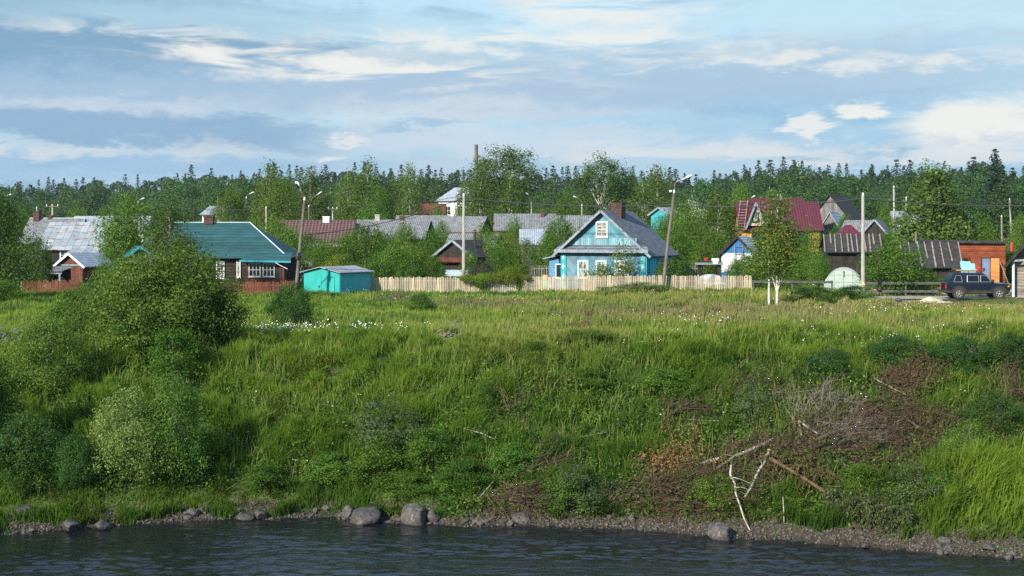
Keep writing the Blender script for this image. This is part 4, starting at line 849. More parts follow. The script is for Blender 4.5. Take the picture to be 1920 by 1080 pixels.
for nm_, lb, ct, bld, mt, lc in (("pole_bundle", "pale poles lying on the roof rack of the car", "poles", MB().tube([(-1.35,-.35,.04),(.5,-.4,.05)], .04, 6).tube([(-1.2,-.1,.04),(.35,-.2,.05)], .035, 6), NEWWOOD, (0,0,1.86)),
                               ("red_canister", "small red canister on the roof rack of the car", "canister", MB().lathe([(0,0),(.13,.02),(.14,.2),(.06,.25),(0,.25)], 10), REDL, (.12,-.45,1.86)),
                               ("spare_tyre", "tyre lying on the roof rack of the car", "tyre", MB().lathe([(.18,0),(.3,.02),(.33,.09),(.3,.16),(.18,.18)], 16), TYRE, (-1.2,.15,1.86)),
                               ("spotlight_bar", "row of spotlights at the front of the car's roof rack", "spotlights", MB().box(-.05,.05,-.55,.55,0,.05).lathe([(0,0),(.1,.03),(.09,.14),(0,.16)], 8, c=(0,-.4,.04)).lathe([(0,0),(.1,.03),(.09,.14),(0,.16)], 8, c=(0,.1,.04)), BLACKMETAL, (.42,0,1.86))):
    o = bld.build(nm_, mt); tag(o, lb, ct); o.matrix_world = Matrix.Translation(car.location)@Matrix.Rotation(R(-3.0), 4, 'Z')@Matrix.Translation(lc)
# ------------------------------------------------------------------ foliage builders
def nrmz(a): return a/np.maximum(np.linalg.norm(a, axis=1, keepdims=True), 1e-6)
def leaf_cards(rs, Pn, Nn, size, aspect=.5, jit=.7):
    n = len(Pn); N_ = nrmz(Nn+rs.normal(0, jit, (n, 3))); u = nrmz(np.cross(N_, rs.normal(0, 1, (n, 3)))); v = np.cross(N_, u)
    s = (size*(.5+.45*rs.random(n)+.55*rs.random(n)**3))[:, None]
    return np.stack([Pn+u*s, Pn+v*s*aspect, Pn-u*s, Pn-v*s*aspect], 1).reshape(-1, 3)
def quads(n): return np.arange(4*n).reshape(n, 4)
def palette(rs, c, a, b, k=.3, warm=.25):
    """per-clump and per-leaf tint between two leaf colours"""
    t = np.clip(c+rs.normal(0, k, len(c)), 0, 1)[:, None]; col = np.array(a)*(1-t)+np.array(b)*t
    return col*(1+rs.normal(0, .12, (len(c), 1)))
def tubes_np(paths, n=5):
    Vs = []; Fs = []; o = 0
    for pts, rad in paths:
        pts = np.asarray(pts, float); k = len(pts); d = np.gradient(pts, axis=0); d = nrmz(d)
        ref = np.where(np.abs(d[:, 2:3]) < .9, [[0, 0, 1.]], [[0, 1., 0]]); a = nrmz(np.cross(d, ref)); b = np.cross(d, a)
        t = 2*np.pi*np.arange(n)/n; ring = pts[:, None]+(a[:, None]*np.cos(t)[None, :, None]+b[:, None]*np.sin(t)[None, :, None])*np.asarray(rad, float)[:, None, None]
        Vs.append(ring.reshape(-1, 3)); i = (np.arange(k-1)[:, None]*n+np.arange(n)[None]).ravel(); j = (np.arange(k-1)[:, None]*n+(np.arange(n)[None]+1)%n).ravel()
        Fs.append(np.stack([i, j, j+n, i+n], 1)+o); o += k*n
    return np.concatenate(Vs), np.concatenate(Fs)
def crown_pts(rs, h, prof, z0, ncl, ecc=(1, 1), inner=.35):
    """clump centres inside an uneven envelope; prof: [(t, radius)] from crown foot to top"""
    pt = np.array(prof); t = rs.random(ncl*3); r = np.interp(t, pt[:, 0], pt[:, 1]); keep = rs.random(ncl*3) < (r/pt[:, 1].max())**1.2+.06
    t = t[keep][:ncl]; r = r[keep][:ncl]; a = rs.random(len(t))*2*np.pi
    lob = 1+.22*np.sin(a*3+rs.random()*6+t*5)+.16*np.sin(a*5+rs.random()*6-t*9)+rs.normal(0, .10, len(t))
    q = r*np.sqrt(inner+(1-inner)*rs.random(len(t)))*lob
    return np.stack([np.cos(a)*q*ecc[0], np.sin(a)*q*ecc[1], z0+t*(h-z0)], 1), t
TPL = {}
GREYBARK = pm("grey_willow_bark", (.17,.16,.14), (.08,.075,.065), 7, .9)
def tree_tpl(key, seed, h, prof, z0, ncl, nlf, leaf, clr, pal, trunk=.15, bark=None, limbs=14, stems=1, spread=.0, droop=0.0, aspect=.55, flat=.75, one=False, leafm=None, inner=.35, wob=.25, split=None):
    rs = np.random.RandomState(seed); cl, t = crown_pts(rs, h, prof, z0, ncl, inner=inner); n = len(cl)
    ct = np.clip(rs.normal(.45, .28, n), 0, 1)
    idx = np.repeat(np.arange(n), np.maximum(4, (nlf/n*(.6+.8*rs.random(n))).astype(int)))
    off = rs.normal(0, 1, (len(idx), 3))*np.array([1, 1, flat])*clr*(.7+.6*rs.random(n))[idx][:, None]
    if droop: off[:, 2] -= np.abs(rs.normal(0, droop, len(idx)))*clr*1.6
    Pn = cl[idx]+off; Pn[:, 2] = np.maximum(Pn[:, 2], .02)
    mid = np.array([0, 0, z0+(h-z0)*.35]); out = nrmz(Pn-mid); Nn = out*.55+nrmz(off+1e-6)*.45+np.array([0, 0, .45])
    LV = leaf_cards(rs, Pn, Nn, leaf, aspect); col = np.repeat(palette(rs, ct[idx], *pal), 4, 0); LF = quads(len(Pn))
    paths = []
    for s in range(stems):
        a = rs.random()*6.28; tip = np.array([math.cos(a)*spread*(.4+.6*rs.random()), math.sin(a)*spread*(.4+.6*rs.random()), h*(.93 if stems == 1 else rs.uniform(.6, .9))])
        k = 7; q = np.linspace(0, 1, k)[:, None]; base = np.array([math.cos(a)*spread*.12, math.sin(a)*spread*.12, -.3]); p = base*(1-q)+tip*q+np.stack([rs.normal(0, wob*trunk*2, k)*q[:, 0], rs.normal(0, wob*trunk*2, k)*q[:, 0], np.zeros(k)], 1)
        p[:, :2] -= (tip[:2]-base[:2])*.25*(np.sin(np.pi*q)); paths.append((p, trunk*(1-q[:, 0]*.88)*(1 if stems == 1 else rs.uniform(.6, 1))))
    mains = [p for p, _ in paths]
    for j in rs.choice(n, min(limbs, n), replace=False):
        p = mains[rs.randint(len(mains))]; c = cl[j]; zz = max(c[2]-np.hypot(c[0], c[1])*.6-.1*h, z0*.6); kz = np.argmin(np.abs(p[:, 2]-zz)); b0 = p[kz]
        m_ = (b0+c)/2+np.array([0, 0, .06*h*(1 if not droop else 1.4)]); paths.append((np.array([b0, m_, c]), [trunk*.30, trunk*.18, trunk*.06]))
    TV, TF = tubes_np(paths, 6)
    if one:
        allV = np.concatenate([LV, TV]); o = np_mesh(key, allV, [LF, TF+len(LV)], [leafm or LEAF, bark or BARK], np.concatenate([col, np.full((len(TV), 3), .1)]), [0]*len(LF)+[1]*len(TF), link=False); TPL.setdefault(key, []).append((h, o.data, None))
    else:
        o = np_mesh("crown", LV, [LF], leafm or LEAF, col, link=False); q = np_mesh("trunk", TV, [TF], bark or BARK, link=False)
        q.data.polygons.foreach_set('use_smooth', [True]*len(TF)); TPL.setdefault(key, []).append((h, o.data, q.data))
def spruce_tpl(key, seed, h, r0, a, b, dens=1.0):
    rs = np.random.RandomState(seed); Ps = []; Ls = []; Sz = []
    nz = int(46*dens)
    for i in range(nz):
        t = (i+rs.random()*.7)/nz; z = h*(.08+.92*t); rr = r0*(1-t)**.66*(.7+.5*rs.random())+.10
        for k in range(int(7+5*(1-t))):
            an = rs.random()*6.28; L = rr*(.65+.5*rs.random()); m = max(2, int(L/.42)); s = (np.arange(m)+.6)/m
            q = np.stack([np.cos(an)*L*s, np.sin(an)*L*s, z-(.30+.25*rs.random())*L*s**1.3+.05*L], 1)+rs.normal(0, .08, (m, 3))
            Ps.append(q); Ls.append(np.tile([np.cos(an), np.sin(an), -.5], (m, 1))); Sz.append(np.full(m, .62+.75*(1-t)))
    Pn = np.concatenate(Ps); D = nrmz(np.concatenate(Ls)+rs.normal(0, .35, (len(Pn), 3))); n = len(Pn)
    side = nrmz(np.cross(D, rs.normal(0, 1, (n, 3))))
    s = (.40*np.concatenate(Sz)*(.7+.6*rs.random(n)))[:, None]*(h/17.); LV = np.stack([Pn+D*s, Pn+side*s*.42, Pn-D*s*.7, Pn-side*s*.42], 1).reshape(-1, 3)
    col = np.repeat(palette(rs, rs.random(n)*.6, a, b), 4, 0); TV, TF = tubes_np([(np.array([[0,0,-.3],[0,0,h*.5],[0,0,h*.97]]), [.22, .13, .02])], 5); LF = quads(n)
    o = np_mesh(key, np.concatenate([LV, TV]), [LF, TF+len(LV)], [NEEDLE, BARK], np.concatenate([col, np.full((len(TV), 3), .1)]), [0]*n+[1]*len(TF), link=False); TPL.setdefault(key, []).append((h, o.data, None))
MID = ((.045,.105,.014), (.14,.215,.032)); DARK = ((.026,.058,.014), (.06,.105,.022)); PALE = ((.06,.10,.035), (.16,.20,.085)); LIME = ((.075,.125,.016), (.15,.21,.03))
BIR = ((.055,.098,.018), (.135,.18,.035)); WIL = ((.040,.100,.014), (.16,.23,.045)); FOR = ((.034,.085,.024), (.095,.16,.040))
dome = [(0,.75),(.2,1.0),(.5,.95),(.8,.62),(1,.12)]; rnd_ = [(0,.45),(.25,.9),(.5,1.0),(.8,.7),(1,.15)]; bir = [(0,.35),(.2,.85),(.45,1.),(.75,.6),(1,.08)]; tall = [(0,.5),(.2,1.),(.5,.8),(.8,.4),(1,.05)]
def sp(p, r): return [(a, b*r) for a, b in p]
for i in range(3): tree_tpl("willow_bush", 10+i, 5.5, sp(dome, 2.9), .15, 240, 27000, .078, .34, WIL, .085, GREYBARK, 70, 9, 1.6, .3)
for i in range(2): tree_tpl("pale_willow", 15+i, 5.5, sp(dome, 2.9), .15, 150, 21000, .078, .35, ((.065,.125,.025), (.21,.27,.085)), .07, GREYBARK, 60, 9, 1.5, .3)
for i in range(2): tree_tpl("dark_willow", 17+i, 5.5, sp(dome, 2.9), .15, 165, 22000, .085, .35, ((.020,.060,.012), (.075,.135,.028)), .07, GREYBARK, 60, 9, 1.5, .3)
for i in range(3): tree_tpl("bank_shrub", 20+i, 2.4, sp(dome, 1.25), .05, 80, 8000, .055, .19, MID, .03, None, 34, 7, .7)
for i in range(2): tree_tpl("pale_shrub", 30+i, 2.4, sp(dome, 1.25), .05, 90, 5200, .052, .17, PALE, .025, None, 30, 7, .7, aspect=.6)
for i in range(3): tree_tpl("garden_tree", 40+i, 4.2, sp(rnd_, 2.1), .35, 150, 10500, .085, .36, MID, .08, None, 30, 2, .4)
for i in range(2): tree_tpl("lime_bush", 50+i, 2.4, sp(dome, 1.3), .1, 70, 4500, .07, .28, LIME, .04, None, 12, 4, .5)
for i in range(3): tree_tpl("broad_tree", 60+i, 13., sp(rnd_, 4.6), 2.2, 170, 11500, .20, .95, MID, .24, None, 34, 1, 0)
for i in range(3): tree_tpl("birch_tree", 70+i, 13., sp(bir, 3.0), 1.8, 170, 10500, .17, .62, BIR, .15, BIRCH, 30, 1, 0, droop=.9, aspect=.5)
for i in range(4): tree_tpl("forest_tree", 80+i, 17., sp(bir, 4.0), 3.0, 110, 5200, .32, .95, FOR, .17, BIRCH if i % 2 else BARK, 14, 1, 0, droop=.4, one=True)
for i in range(5): spruce_tpl("spruce", 90+i, 18., 3.7-.3*(i % 3), (.012,.030,.020), (.030,.058,.030), 1.0)
tree_tpl("poplar", 100, 8.2, [(0,1.9),(.18,2.35),(.38,2.0),(.55,1.25),(.8,.85),(1,.12)], .5, 230, 16000, .13, .42, ((.05,.10,.02),(.12,.18,.05)), .15, None, 46, 1, 0, wob=.3, inner=.5)
tree_tpl("edge_tree", 101, 8.5, sp(rnd_, 3.0), .2, 300, 22000, .10, .48, ((.04,.085,.016),(.095,.155,.03)), .2, None, 40, 2, .6)
tree_tpl("young_birch", 102, 7.4, [(0,.45),(.15,1.0),(.4,1.05),(.65,.70),(.85,.45),(1,.08)], 2.1, 170, 6500, .075, .24, ((.065,.12,.018),(.165,.23,.042)), .075, BIRCH, 40, 1, 0, droop=.7, inner=.2)
tree_tpl("young_birch_tilted", 103, 7.0, [(0,.5),(.2,1.0),(.5,.8),(.8,.4),(1,.08)], 2.4, 90, 3200, .075, .24, ((.065,.12,.018),(.165,.23,.042)), .07, BIRCH, 24, 1, .35, droop=.7, inner=.2)
tree_tpl("slender_sapling", 104, 2.3, [(0,.4),(.3,.55),(.7,.42),(1,.08)], .3, 50, 1500, .06, .16, ((.07,.12,.03),(.17,.20,.06)), .03, None, 16, 1, 0)
tree_tpl("lilac", 105, 1.8, sp(dome, 1.35), .2, 60, 3800, .06, .22, ((.035,.05,.028),(.10,.08,.075)), .04, None, 10, 4, .5)
tree_tpl("hop_vine", 106, 1.2, sp(rnd_, 1.3), .1, 70, 5200, .055, .2, ((.085,.135,.014),(.15,.20,.022)), .04, None, 10, 3, .6)
tree_tpl("blossom_tree", 107, 5.0, sp(rnd_, 2.5), .5, 120, 7500, .11, .42, ((.10,.14,.07),(.62,.62,.58)), .1, None, 20, 2, .4)
spruce_tpl("tiny_spruce", 108, 1.6, .6, (.07,.12,.10), (.16,.22,.20), .5)
tree_tpl("tall_poplar", 109, 17., [(0,.5),(.15,2.6),(.45,4.4),(.75,4.8),(.9,3.4),(1,1.4)], 3.5, 120, 13500, .19, .78, ((.05,.088,.022),(.105,.155,.04)), .3, None, 40, 3, 2.6, inner=.55)
tree_tpl("split_birch", 110, 14., [(0,.5),(.2,2.2),(.5,3.6),(.8,3.4),(1,.6)], 3.0, 120, 10500, .18, .7, FOR, .2, BIRCH, 34, 3, 1.6, inner=.5)
_cnt = {}
def plant(key, loc, h, wscale=1.0, label="", cat="tree", name=None, group=None, rz=None, var=None, tilt=0.0):
    k = _cnt.get(key, 0); _cnt[key] = k+1; v = TPL[key][(k if var is None else var) % len(TPL[key])]
    s = h/v[0]; rz = (k*2.399) % 6.283 if rz is None else rz
    if v[2] is None:
        t = bpy.data.objects.new(name or key, v[1]); C.objects.link(t)
    else:
        t = bpy.data.objects.new(name or key, None); C.objects.link(t)
        for nm_, d in (("trunk", v[2]), ("crown", v[1])): c = bpy.data.objects.new(nm_, d); C.objects.link(c); c.parent = t
    t.location = loc; t.rotation_euler = (tilt, 0, rz); t.scale = (s*wscale, s*wscale, s); return tag(t, label, cat, group)
def veg(key, px, y0, y1, Y, wpx, label, cat="tree", name=None, **k):
    """stand a plant on the ground at column px and distance Y, its top at row y0, about wpx wide"""
    p = spot(px, Y, -.05); h = max(.4, H(y0, Y)-p.z); base = {"willow_bush":6.2/5.5,"bank_shrub":2.8/2.4,"pale_shrub":2.8/2.4,"garden_tree":4.6/4.2,"lime_bush":2.9/2.4,"broad_tree":9.9/13,"birch_tree":6.6/13,"edge_tree":6.6/8.5,"lilac":3./1.8,"hop_vine":2.9/1.2,"blossom_tree":5.4/5,"poplar":5.0/8.2,"young_birch":2.4/7.4,"young_birch_tilted":2.2/7,"slender_sapling":1.2/2.3,"tiny_spruce":1.1/1.6,"tall_poplar":9.8/17,"split_birch":7.6/14}[key]
    ws = (wpx/F*Y)/(h*base); return plant(key, p, h, ws, label, cat, name or key, **k)
# ------------------------------------------------------------------ the wood behind the village
_sk = np.array([(-300,335),(0,333),(60,330),(100,337),(200,326),(300,320),(350,314),(440,310),(500,310),(560,318),(620,312),(700,306),(760,312),(820,318),(870,315),(1000,318),(1060,314),(1150,320),(1250,308),(1300,322),(1360,312),(1430,306),(1490,294),(1540,312),(1600,308),(1660,300),(1720,300),(1780,305),(1860,292),(1920,308),(2250,310)])
def yf(px): return float(np.interp(px, [-300,0,960,1500,1920,2300], [500,490,435,375,335,310]))
rs = np.random.RandomState(77); GRP = "spruces along the forest skyline"
px = -260
while px < 2200:
    Y = yf(px)+rs.uniform(25, 75); top = np.interp(px, _sk[:, 0], _sk[:, 1])+rs.exponential(13)-9+(8 if rs.random() < .3 else 0)
    p = spot(px, Y); plant("spruce", p, H(top, Y)-p.z, rs.uniform(.7, 1.3), "dark pointed spruce on the skyline of the wood behind the village", "spruce", "spruce_tree", GRP); px += rs.uniform(8, 24)
p = spot(1865, 318); plant("spruce", p, H(279, 318)-p.z, 1.45, "tallest and broadest dark spruce rising at the right of the skyline", "spruce", "spruce_tree")
px = -260
while px < 2200:
    Y = yf(px)+rs.uniform(2, 28); top = np.interp(px, _sk[:, 0], _sk[:, 1])+rs.uniform(12, 46)
    p = spot(px, Y); plant("forest_tree", p, H(top, Y)-p.z, rs.uniform(.9, 1.35), "green leafy tree in the front of the wood, below the spruce tops", "tree", "forest_tree", "leafy trees in the front of the wood"); px += rs.uniform(12, 24)
px = -260
while px < 2200:
    Y = yf(px)-rs.uniform(2, 24); top = np.interp(px, _sk[:, 0], _sk[:, 1])+rs.uniform(42, 74)
    p = spot(px, Y); plant("forest_tree", p, H(top, Y)-p.z, rs.uniform(1.0, 1.5), "low green leafy tree at the foot of the wood beyond the village", "tree", "forest_tree", "low leafy trees at the foot of the wood"); px += rs.uniform(20, 38)
# the depth of the wood: one mass of far crowns
n = 60000; ppx = rs.uniform(-320, 2260, n); YY = np.interp(ppx, [-300,0,960,1500,1920,2300], [500,490,435,375,335,310])+rs.uniform(60, 110, n); tp = np.interp(ppx, _sk[:, 0], _sk[:, 1])+8+26*vnoise(ppx*.09, YY*0, 3)
xx = (ppx-960)/F*YY; zt = ZC+(HY-tp)/F*YY; zz = gz(xx, YY)+(zt-gz(xx, YY))*np.sqrt(rs.random(n))
fw = np_mesh("far_wood", leaf_cards(rs, np.stack([xx, YY, zz], 1), np.tile([0, -.5, .5], (n, 1)), .75, .6), [quads(n)], NEEDLE, np.repeat(palette(rs, rs.random(n), (.014,.034,.018), (.035,.07,.026)), 4, 0)); fw['kind'] = 'stuff'
# ------------------------------------------------------------------ trees of the village
V = veg
V("edge_tree", -28, 346, 560, 97, 165, "big dense leafy tree cut off by the left edge of the view")
V("garden_tree", 66, 449, 520, 112, 66, "round green garden tree between the left edge tree and rusty house")
V("garden_tree", -10, 520, 560, 92, 100, "dark low bush under the big tree at left edge", "bush", "bush")
V("broad_tree", 240, 366, 470, 140, 110, "dense green tree rising between the rusty roof and teal roof")
V("birch_tree", 318, 374, 470, 104, 110, "grey green birch in front of the left end of the teal roof")
V("broad_tree", 432, 349, 410, 185, 62, "bright leafy maple above the teal roof, left of two")
V("birch_tree", 408, 372, 405, 228, 44, "slim birch half hiding the white house beyond the teal roof")
V("broad_tree", 528, 340, 410, 180, 76, "bright leafy maple behind the leaning garage lamp post")
V("birch_tree", 508, 302, 410, 230, 80, "tall dark birch with rounded top left of the garage lamp post")
V("birch_tree", 583, 311, 410, 228, 90, "broad drooping birch right above the brown tiled roof")
V("birch_tree", 652, 318, 405, 222, 56, "birch left of the tallest group above brown tiled roof")
V("birch_tree", 690, 298, 405, 220, 78, "tall slender birch with two tips above the slate roof")
V("birch_tree", 768, 303, 400, 220, 50, "narrow columnar birch left of the white far house")
V("broad_tree", 706, 355, 405, 190, 58, "smaller round tree before the tall birches, above the slate roof")
V("birch_tree", 735, 330, 405, 224, 60, "dense birch in the gap before the columnar one")
V("tall_poplar", 944, 279, 400, 250, 128, "tallest poplar with domed open crown beside the boiler chimney")
V("birch_tree", 900, 318, 410, 205, 66, "pale birch at left foot of the tallest poplar")
V("birch_tree", 955, 322, 412, 200, 82, "broad pale birch in front of the tallest poplar")
V("birch_tree", 870, 340, 410, 215, 46, "slim birch beside the white far house")
V("split_birch", 1125, 294, 400, 225, 86, "tall birch with forked white trunk left of the turquoise gable")
V("birch_tree", 1178, 316, 400, 228, 70, "birch behind the ridge of the turquoise house")
V("birch_tree", 1232, 308, 405, 232, 80, "broad birch left of the curved lamp post")
V("birch_tree", 1205, 345, 405, 205, 90, "low spreading birch behind the turquoise house chimney")
V("broad_tree", 1060, 362, 410, 190, 60, "round green tree behind the broad slate roof")
V("broad_tree", 1284, 380, 470, 150, 90, "dense green tree behind the curved lamp post")
V("broad_tree", 1238, 408, 405, 182, 70, "round tree hiding the foot of the small turquoise shed")
V("blossom_tree", 1302, 382, 430, 185, 58, "tree with white blossom right of the curved lamp post")
V("birch_tree", 1346, 352, 480, 140, 86, "birch with several white stems left of the burgundy roof")
V("broad_tree", 1390, 345, 470, 175, 46, "leafy tree just left of the burgundy roof ladder")
V("poplar", 1752, 318, 470, 128, 150, "tall poplar with narrow tip and wide skirt at right")
V("broad_tree", 1812, 384, 470, 132, 96, "green tree leaning against the right side of the tall poplar")
V("broad_tree", 1700, 395, 470, 133, 70, "dark bushy tree left of the tall poplar's foot")
V("garden_tree", 1660, 388, 440, 190, 40, "small round tree between barn and concrete post")
V("garden_tree", 1912, 404, 430, 210, 46, "round pale bush at the forest foot by the right edge")
V("garden_tree", 1680, 452, 548, 100.5, 118, "dark round apple tree by the low rail fence")
V("bank_shrub", 1728, 500, 545, 101, 70, "low dark bush right of the round apple tree", "bush", "bush")
V("young_birch", 1457, 347, 575, 87, 100, "taller of two young white stemmed birches on the meadow", rz=.4)
V("young_birch_tilted", 1443, 398, 575, 87.2, 84, "shorter thicker stemmed birch left of its taller twin on the meadow", rz=2.0)
V("slender_sapling", 1168, 452, 515, 109.5, 44, "slender sapling in front of the third window of the turquoise house")
V("lime_bush", 1124, 494, 515, 109, 60, "yellow green bush below the windows of the turquoise house", "bush", "bush")
V("bank_shrub", 1262, 485, 515, 109.5, 84, "dark leafy bush at the right corner of the turquoise house", "bush", "bush")
V("lilac", 900, 484, 512, 112, 62, "flowering purple white lilac beside the concrete post", "bush", "lilac_bush")
V("tiny_spruce", 995, 487, 515, 111, 22, "tiny blue spruce left of the blue annex", "tree", "spruce_tree")
vm = TPL["hop_vine"]
def vine(label, px, Y, dz, w_, h_):
    p = Vector((X(px, Y), Y, dz)); t = bpy.data.objects.new("hop_vine", None); C.objects.link(t); t.location = p; t.scale = (w_/2.6, min(w_/2.6, .5), h_/1.2)
    for nm_, d in (("stems", vm[0][2]), ("leaves", vm[0][1])): c = bpy.data.objects.new(nm_, d); C.objects.link(c); c.parent = t
    tag(t, label, "vine")
vine("yellow green hop vine arching high over the picket gate", 952, YF-.4, .55, 2.1, 1.15); vine("hop vine hanging on the fence left of the gate", 903, YF-.4, .55, 2.3, .7); vine("hop tuft hanging on the fence right of the gate", 990, YF-.35, .75, .5, .4)
vine("hop vine end trailing on the fence below the concrete post", 872, YF-.35, .7, .9, .5); vine("narrow hop stem hanging down left of the letterbox", 900, YF-.45, .15, .7, .8); vine("hop stem climbing the gate's right post", 972, YF-.3, .1, .4, 1.2)
USED = {}
LMK = [(78,"the open woodshed",119),(140,"the small pale roofed shed",126),(215,"the rusty tin roof",152),(400,"the white house beyond",236),(455,"the teal roof's right end",113),(555,"the leaning garage lamp post",102),(603,"the turquoise garage",105),(660,"the joint of brown and grey roofs",150),(697,"the chimney on the grey slate roof",150),(751,"the small roof chimney",150),(805,"the gable end of the grey slate roof",150),(869,"the concrete post by the lilac",113),
       (952,"the vine arch on the gate",107),(1000,"the pale blue shed roof",141),(1042,"the left eave of the turquoise house",112),(1130,"the turquoise gable",112),(1250,"the curved lamp post",106),(1330,"the open garden kiosk",117),(1383,"the blue and white shed",126),(1450,"the pair of birches",87),(1541,"the right end of the burgundy roof",165),(1581,"the greenhouse",104),(1618,"the concrete post with yellow mark",97),(1680,"the dark apple tree",100),(1752,"the tall poplar",128),(1815,"the bathhouse",114),(1895,"the cabin eave",97)]
for i, (px_, y0, Y, w_, k) in enumerate([(520,415,132,92,'garden_tree'),(468,420,126,60,'garden_tree'),(605,462,116,70,'garden_tree'),(640,448,118,90,'garden_tree'),(690,425,121,96,'garden_tree'),(735,455,115,80,'garden_tree'),(775,462,118,74,'garden_tree'),(812,434,130,66,'garden_tree'),(598,448,128,70,'garden_tree'),(660,440,124,80,'garden_tree'),(715,436,124,84,'garden_tree'),(752,440,122,70,'lime_bush'),(630,475,112,60,'lime_bush'),(500,440,124,80,'garden_tree'),(545,432,130,70,'garden_tree'),(480,432,128,70,'lime_bush'),(575,440,135,60,'garden_tree'),(760,418,140,60,'garden_tree'),(830,420,150,50,'garden_tree'),(905,425,140,60,'garden_tree'),(1090,425,135,50,'garden_tree'),(1275,440,124,80,'garden_tree'),(1425,470,118,70,'garden_tree'),(1555,452,122,60,'garden_tree'),(215,470,116,70,'garden_tree'),(700,480,112,90,'bank_shrub'),(812,478,112,60,'bank_shrub'),(660,494,110.5,50,'bank_shrub'),(765,492,110.5,60,'bank_shrub'),
      (930,440,128,70,'garden_tree'),(965,410,148,52,'garden_tree'),(985,452,127,60,'garden_tree'),(940,470,118,66,'garden_tree'),(1048,404,128,78,'garden_tree'),(1025,445,126,52,'garden_tree'),(1300,418,128,80,'garden_tree'),(1262,408,150,60,'garden_tree'),(1318,450,122,50,'lime_bush'),(1345,440,128,56,'garden_tree'),
      (1400,480,113,70,'garden_tree'),(1520,430,128,76,'garden_tree'),(1500,462,118,64,'garden_tree'),(1535,478,113,46,'garden_tree'),(1570,425,160,50,'garden_tree'),(1585,405,170,40,'garden_tree'),(1845,420,130,60,'garden_tree'),(1862,455,122,70,'garden_tree'),(1900,470,116,40,'garden_tree'),(1665,440,120,40,'garden_tree'),(1760,520,103,56,'lime_bush'),(1900,440,140,40,'garden_tree'),(880,470,120,40,'bank_shrub'),(1385,492,110,52,'bank_shrub'),(1470,505,106,70,'bank_shrub'),(870,400,180,46,'garden_tree'),(1010,395,210,40,'garden_tree'),(1150,385,200,60,'garden_tree'),(820,390,210,40,'garden_tree'),(150,395,200,60,'garden_tree'),(40,395,190,60,'garden_tree')]):
    near = min(LMK, key=lambda q: abs(q[0]-px_)); dx = px_-near[0]; bush = k != 'garden_tree'
    rel = ("behind" if Y > near[2] else "in front of") if abs(dx) < 14 else ("just " if abs(dx) < 34 else "farther ")+("right of" if dx > 0 else "left of")
    kind = ("low green bush" if k == 'bank_shrub' else "bright green bush" if bush else "distant low tree" if Y > 145 else "small garden tree" if w_ < 58 else "wide garden tree" if w_ > 80 else "round garden tree")
    lb = kind+" "+rel+" "+near[1]
    if lb in USED: lb = kind+(" set farther back " if Y > USED[lb] else " set nearer ")+rel+" "+near[1]
    if len(lb.split()) > 15: lb = lb.replace('set farther back', 'deeper').replace('set nearer', 'nearer').replace('distant low tree', 'low tree')
    USED[lb] = Y
    V(k, px_, y0, 0, Y, w_, lb, "bush" if bush else "tree", "bush" if bush else "garden_tree", group="garden bushes of the village" if bush else "garden trees of the village")
